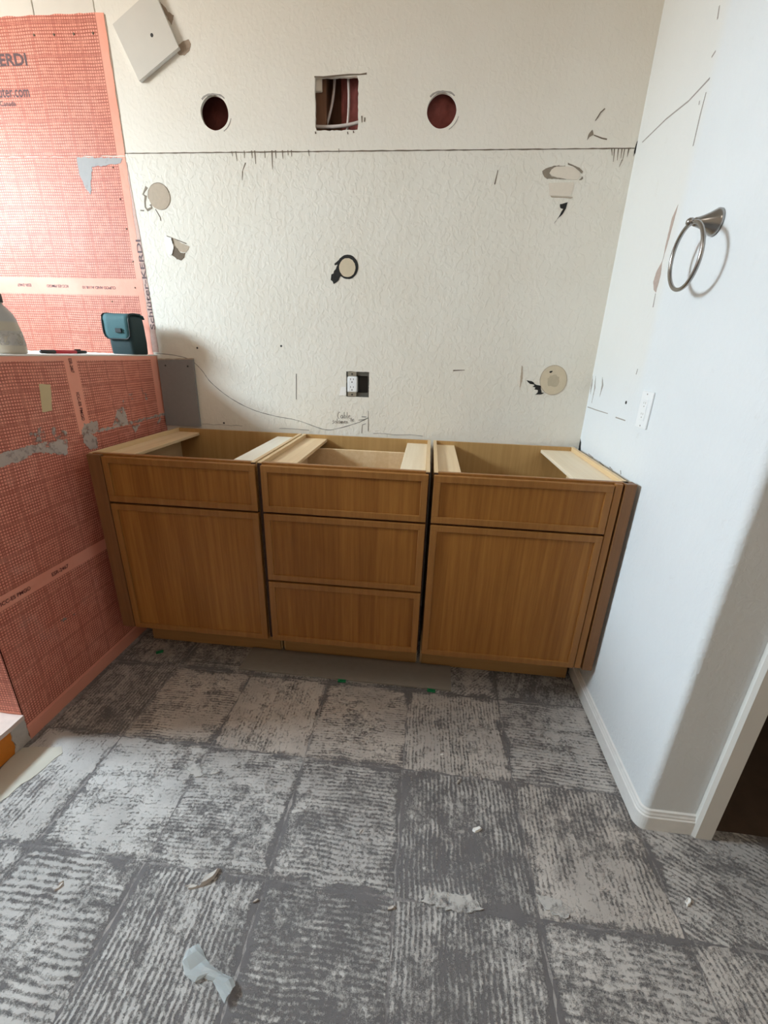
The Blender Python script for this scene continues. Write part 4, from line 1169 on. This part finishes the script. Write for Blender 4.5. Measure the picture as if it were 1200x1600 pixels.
mk = thing('marker_pen', (-1.075, -0.51, PT), 'red and black marker pen lying on top of the half wall', 'pen')
mx, mz = -1.072, PT + 0.0075
def pen(name, ya, yb, r0, r1, mat):
    bm = B(); lathe(bm, [(r0 * 0.8, ya), (r0, ya + 0.002), (r1, yb - 0.002), (r1 * 0.8, yb)], (mx, 0, mz), 16, 'y')
    return obj(name, bm, M[mat], mk, True)
pen('barrel', -0.553, -0.455, 0.0066, 0.0066, 'red_plastic'); cp = pen('cap', -0.612, -0.552, 0.0062, 0.0072, 'black_plastic'); pen('end_plug', -0.456, -0.405, 0.0068, 0.0058, 'black_plastic')
obj('cap_clip', box(B(), mx - 0.002, mx + 0.002, -0.46, -0.430, mz + 0.005, mz + 0.010, 0.001), M['black_plastic'], mk)

jg = thing('plastic_jug', (-1.100, -0.706, PT), 'cloudy plastic jug of pale powder on the near end of the half wall', 'jug')
bm = B()
lathe(bm, [(0.046, 0.0), (0.051, 0.003), (0.052, 0.012), (0.051, 0.045), (0.046, 0.080), (0.042, 0.105), (0.036, 0.122), (0.024, 0.138), (0.017, 0.146), (0.017, 0.156)], (-1.100, -0.706, PT), 36)
obj('bottle', bm, M['jug'], jg, True)
bm = B(); lathe(bm, [(0.020, 0.152), (0.0205, 0.154), (0.0205, 0.176), (0.018, 0.179)], (-1.100, -0.706, PT), 28)
obj('cap', bm, M['black_plastic'], jg, True)
bm = B(); lathe(bm, [(0.0522, 0.026), (0.0530, 0.027), (0.0490, 0.068), (0.0484, 0.069)], (-1.100, -0.706, PT), 36)
obj('label_band', bm, M['smear_floor'], jg, True)

# ------------------------------------------------------------------ floor: combed thinset left by every lifted tile
GX = [-1.040, -0.735, -0.405, -0.067, 0.272, 0.636, 0.985, 1.345, 1.70]
GY = [-0.30, -0.648, -1.008, -1.372, -1.735, -2.09, -2.45]
# (row, col): direction x / y / diagonal degrees, ridge strength, cover, warmth, pitch
SPEC = {
 (0, 0): (88, .8, -.05, .9, .011, 0), (0, 1): (2, .8, -.02, .8, .011, 0), (0, 2): (90, .4, .1, .8, .012, 0), (0, 3): (0, .5, 0, .8, .012, 0),
 (0, 4): (45, 1.2, .0, .6, .012, 0), (0, 5): (70, .3, -.12, .4, .012, 0),
 (1, 0): (90, 1.0, -.12, .9, .012, 0), (1, 1): (3, 1.1, .10, 1.0, .011, 0), (1, 2): (92, .45, .20, .9, .012, 0), (1, 3): (1, .95, .12, .9, .010, 0),
 (1, 4): (91, 1.0, .14, .7, .012, 0), (1, 5): (-2, 1.0, .06, .35, .012, 0),
 (2, 0): (88, .7, .22, .2, .013, 0), (2, 1): (4, .6, .20, .1, .011, 0), (2, 2): (3, .65, .08, .15, .010, 0), (2, 3): (0, .95, .0, .25, .012, 0),
 (2, 4): (91, 1.25, -.16, .3, .013, 0), (2, 5): (87, 1.1, .16, .75, .013, -0.9), (2, 6): (150, 1.0, .06, .3, .013, 0), (2, 7): (10, .8, -.1, .6, .012, 0),
 (3, 0): (90, .9, .12, .1, .013, 0), (3, 1): (0, 1.35, .12, .1, .016, 0), (3, 2): (92, 1.4, .0, .1, .014, 0), (3, 3): (1, .95, -.14, .15, .012, 0),
 (3, 4): (90, 1.1, -.10, .25, .013, 0), (3, 5): (-3, .8, .04, .4, .013, 0), (3, 6): (95, .8, .14, .6, .014, 0), (3, 7): (0, .8, 0, .5, .012, 0),
 (4, 0): (90, 1, .05, .1, .013, 0), (4, 1): (0, 1.3, .1, .1, .015, 0), (4, 2): (92, 1.3, .0, .1, .014, 0), (4, 3): (1, .9, -.1, .15, .012, 0), (4, 4): (90, 1, -.1, .25, .013, 0),
 (4, 5): (0, .8, .04, .4, .013, 0), (4, 6): (90, .8, .1, .6, .013, 0)}
rnd = random.Random(21)
for (r, c), (deg, ridge, cover, warm, pitch, sside) in SPEC.items():
    x0, x1, y1, y0 = GX[c] + 0.0005, GX[c + 1] - 0.0005, GY[r] - 0.0005, GY[r + 1] + 0.0005
    cx_, cy_ = (x0 + x1) / 2, (y0 + y1) / 2
    if c == 0: x0 = XP + 0.02; cx_ = (x0 + x1) / 2
    hx, hy = (x1 - x0) / 2, (y1 - y0) / 2
    a = math.radians(deg)
    bm = B()
    n = 18
    ph = [rnd.uniform(0, 6.28) for _ in range(8)]
    def jit(t, k):
        return 0.002 * math.sin(t * 9 + ph[k]) + 0.002 * math.sin(t * 23 + ph[k + 1]) - 0.002
    grid = []
    for i in range(n + 1):
        row = []
        for j in range(n + 1):
            u, v = 2 * i / n - 1, 2 * j / n - 1
            px, py = hx * u + jit(v, 0) * u ** 4 * math.copysign(1, u), hy * v + jit(u, 3) * v ** 4 * math.copysign(1, v)
            edge = max(abs(u), abs(v))
            hh = 0.0003 if edge > 0.999 else (0.0012 if edge > 0.87 else 0.0021 + rnd.uniform(-0.0004, 0.0004))
            # into the patch's own frame, where ridges run along local x
            row.append(bm.verts.new((px * math.cos(a) + py * math.sin(a), -px * math.sin(a) + py * math.cos(a), hh)))
        grid.append(row)
    for i in range(n):
        for j in range(n):
            bm.faces.new((grid[i][j], grid[i + 1][j], grid[i + 1][j + 1], grid[i][j + 1]))
    o = obj('thinset_patch', bm, M['thinset'], None, True)
    o.parent = floor
    o.location = (cx_, cy_, 0)
    o.rotation_euler = (0, 0, a)
    o['ridge'] = float(ridge); o['cover'] = float(cover) + 0.10 + {1: 0.08, 2: 0.06 if c < 4 else 0.0}.get(r, 0.0); o['warm'] = float(warm); o['pitch'] = float(pitch); o['smear_side'] = float(sside)
    o['mid_x'] = cx_; o['mid_y'] = cy_; o['half_x'] = hx; o['half_y'] = hy

# smooth skim strip along the curb
bm = B(); prism(bm, rough([(-1.035, -1.10), (-0.955, -1.085), (-0.91, -1.075), (-0.885, -1.10), (-0.90, -1.16), (-0.925, -1.24), (-0.95, -1.34), (-0.955, -1.6), (-0.95, -2.1), (-1.036, -2.1)], 0.02, 0.004, 5), 'z', -0.001, 0.0034)
tag(obj('skim_coat', bm, M['skim'], floor), 'smooth beige skim coat along the curb')

# strip of fibre cement lying under the toe kick
bs = thing('cement_board_strip', (-0.01, -0.55, 0.003), 'thin grey-brown cement board strip lying on the floor under the cabinets', 'board')
bm = B(); prism(bm, [(-0.470, -0.628), (0.448, -0.632), (0.452, -0.484), (-0.462, -0.484)], 'z', 0.0030, 0.0100); obj('board', bm, M['cement_strip'], bs)

# green shims poking out at the floor
for i, (x, y, ln, rot, lab) in enumerate(((-0.869, -0.572, 0.030, 0.6, 'small green plastic shim on the floor below the left cabinet'), (-0.012, -0.636, 0.034, 0.1, 'green plastic shim under the middle of the cement board strip'), (0.366, -0.640, 0.034, -0.1, 'green plastic shim at the right end of the cement board strip'))):
    bm = B()
    w = 0.007
    pr = [(-ln / 2, -w), (ln / 2, -w), (ln / 2, w), (-ln / 2, w)]
    for s_ in ((-w, -w * 0.45), (w * 0.45, w)):
        q = [(-ln / 2, s_[0]), (ln / 2, s_[0]), (ln / 2, s_[1]), (-ln / 2, s_[1])]
        prism(bm, [(p[0] * math.cos(rot) - p[1] * math.sin(rot) + x, p[0] * math.sin(rot) + p[1] * math.cos(rot) + y) for p in q], 'z', 0.0026, 0.0080)
    q = [(-ln / 2, -w), (-ln / 2 + 0.007, -w), (-ln / 2 + 0.007, w), (-ln / 2, w)]
    prism(bm, [(p[0] * math.cos(rot) - p[1] * math.sin(rot) + x, p[0] * math.sin(rot) + p[1] * math.cos(rot) + y) for p in q], 'z', 0.0026, 0.0085)
    tag(obj('shim', bm, M['green'], None, origin=(x, y, 0.0026)), lab, 'shim', 'green levelling shims')

# crumpled film on the floor
rnd = random.Random(4)
bm = B()
left = [(-0.196, -1.532), (-0.196, -1.552), (-0.178, -1.572), (-0.150, -1.582), (-0.134, -1.572), (-0.112, -1.574), (-0.092, -1.590), (-0.070, -1.606)]
right = [(-0.176, -1.517), (-0.160, -1.527), (-0.145, -1.540), (-0.132, -1.548), (-0.113, -1.555), (-0.092, -1.560), (-0.070, -1.566), (-0.058, -1.578)]
rows = []
for i, (l, r) in enumerate(zip(left, right)):
    rows.append([bm.verts.new((l[0] + (r[0] - l[0]) * t, l[1] + (r[1] - l[1]) * t, 0.004 + (rnd.uniform(0.0, 0.010) if 0 < t < 1 else rnd.uniform(0, 0.004)) + (0.006 if i > 5 else 0))) for t in (0, 0.25, 0.5, 0.75, 1)])
for A, C in zip(rows, rows[1:]):
    for k in range(4):
        bm.faces.new((A[k], A[k + 1], C[k + 1])); bm.faces.new((A[k], C[k + 1], C[k]))
bmesh.ops.recalc_face_normals(bm, faces=bm.faces)
bmesh.ops.solidify(bm, geom=bm.faces[:] + bm.edges[:] + bm.verts[:], thickness=0.0008)
tag(obj('plastic_scrap', bm, M['film'], None, origin=(-0.12, -1.56, 0.003)), 'crumpled scrap of clear plastic film on the floor, near left', 'scrap')

# loose chips of mortar
chips = [(0.501, -1.175, .030, .5, 1, 'largest white mortar chip, alone on the dark patch mid floor'), (0.403, -0.937, .014, .2, 1, 'tiny white chip on the floor below the right cabinet'),
         (0.455, -1.03, .018, 1.0, 0, 'larger pale chip on the old grout line in front of the right cabinet'), (0.53, -1.01, .014, 1.6, 0, 'smaller pale chip on the grout line in front of the right cabinet'),
         (1.031, -1.288, .024, .8, 1, 'white mortar chip on the floor in front of the door casing'), (0.161, -1.223, .014, 1.2, 0, 'tiny grey chip on the floor in front of the middle cabinet'),
         (-0.076, -1.42, .014, .7, 0, 'small chip on the floor to the right behind the plastic film scrap'), (-0.584, -1.45, .022, 1.4, 0, 'pale sliver on the floor at the far left front'),
         (0.265, -1.395, .018, .4, 0, 'small chip on the floor where two old grout lines cross, near front'), (-0.215, -1.385, .046, 0.9, 0, 'long curled mortar sliver on the floor behind the plastic film scrap'),
         (-0.250, -1.412, .028, .2, 0, 'short mortar crumb beside the long curled sliver')]
for i, (x, y, s_, rot, wh, lab) in enumerate(chips):
    bm = B()
    rr = random.Random(60 + i)
    pp = ellipse((0, 0), s_ * 0.55, s_ * 0.20, 9, 0.35, 60 + i)
    f = [bm.verts.new((p[0] * math.cos(rot) - p[1] * math.sin(rot) + x, p[0] * math.sin(rot) + p[1] * math.cos(rot) + y, 0.0024)) for p in pp]
    g = [bm.verts.new((v.co.x * 0.75 + x * 0.25, v.co.y * 0.75 + y * 0.25, 0.0024 + s_ * rr.uniform(0.10, 0.24))) for v in f]
    bm.faces.new(f[::-1]); bm.faces.new(g)
    for k in range(9): bm.faces.new((f[k], f[(k + 1) % 9], g[(k + 1) % 9], g[k]))
    tag(obj('mortar_chip', bm, M['gypsum'] if wh else M['mortar'], None, origin=(x, y, 0.0024)), lab, 'chip', 'loose mortar chips')

# pale smears of mortar and the saw-cut line across the floor
for i, (pts_, mt) in enumerate((([(0.638, -1.318), (0.70, -1.325), (0.735, -1.345), (0.70, -1.365), (0.655, -1.352)], 'smear_floor'), ([(0.36, -1.345), (0.47, -1.345), (0.50, -1.368), (0.44, -1.385), (0.34, -1.372)], 'smear_floor'), ([(-0.46, -1.09), (-0.38, -1.07), (-0.33, -1.10), (-0.40, -1.125)], 'smear_floor'))):
    obj('mortar_smear', prism(B(), rough(pts_, 0.008, 0.004, 70 + i), 'z', 0.0015, 0.0038), M[mt], floor)
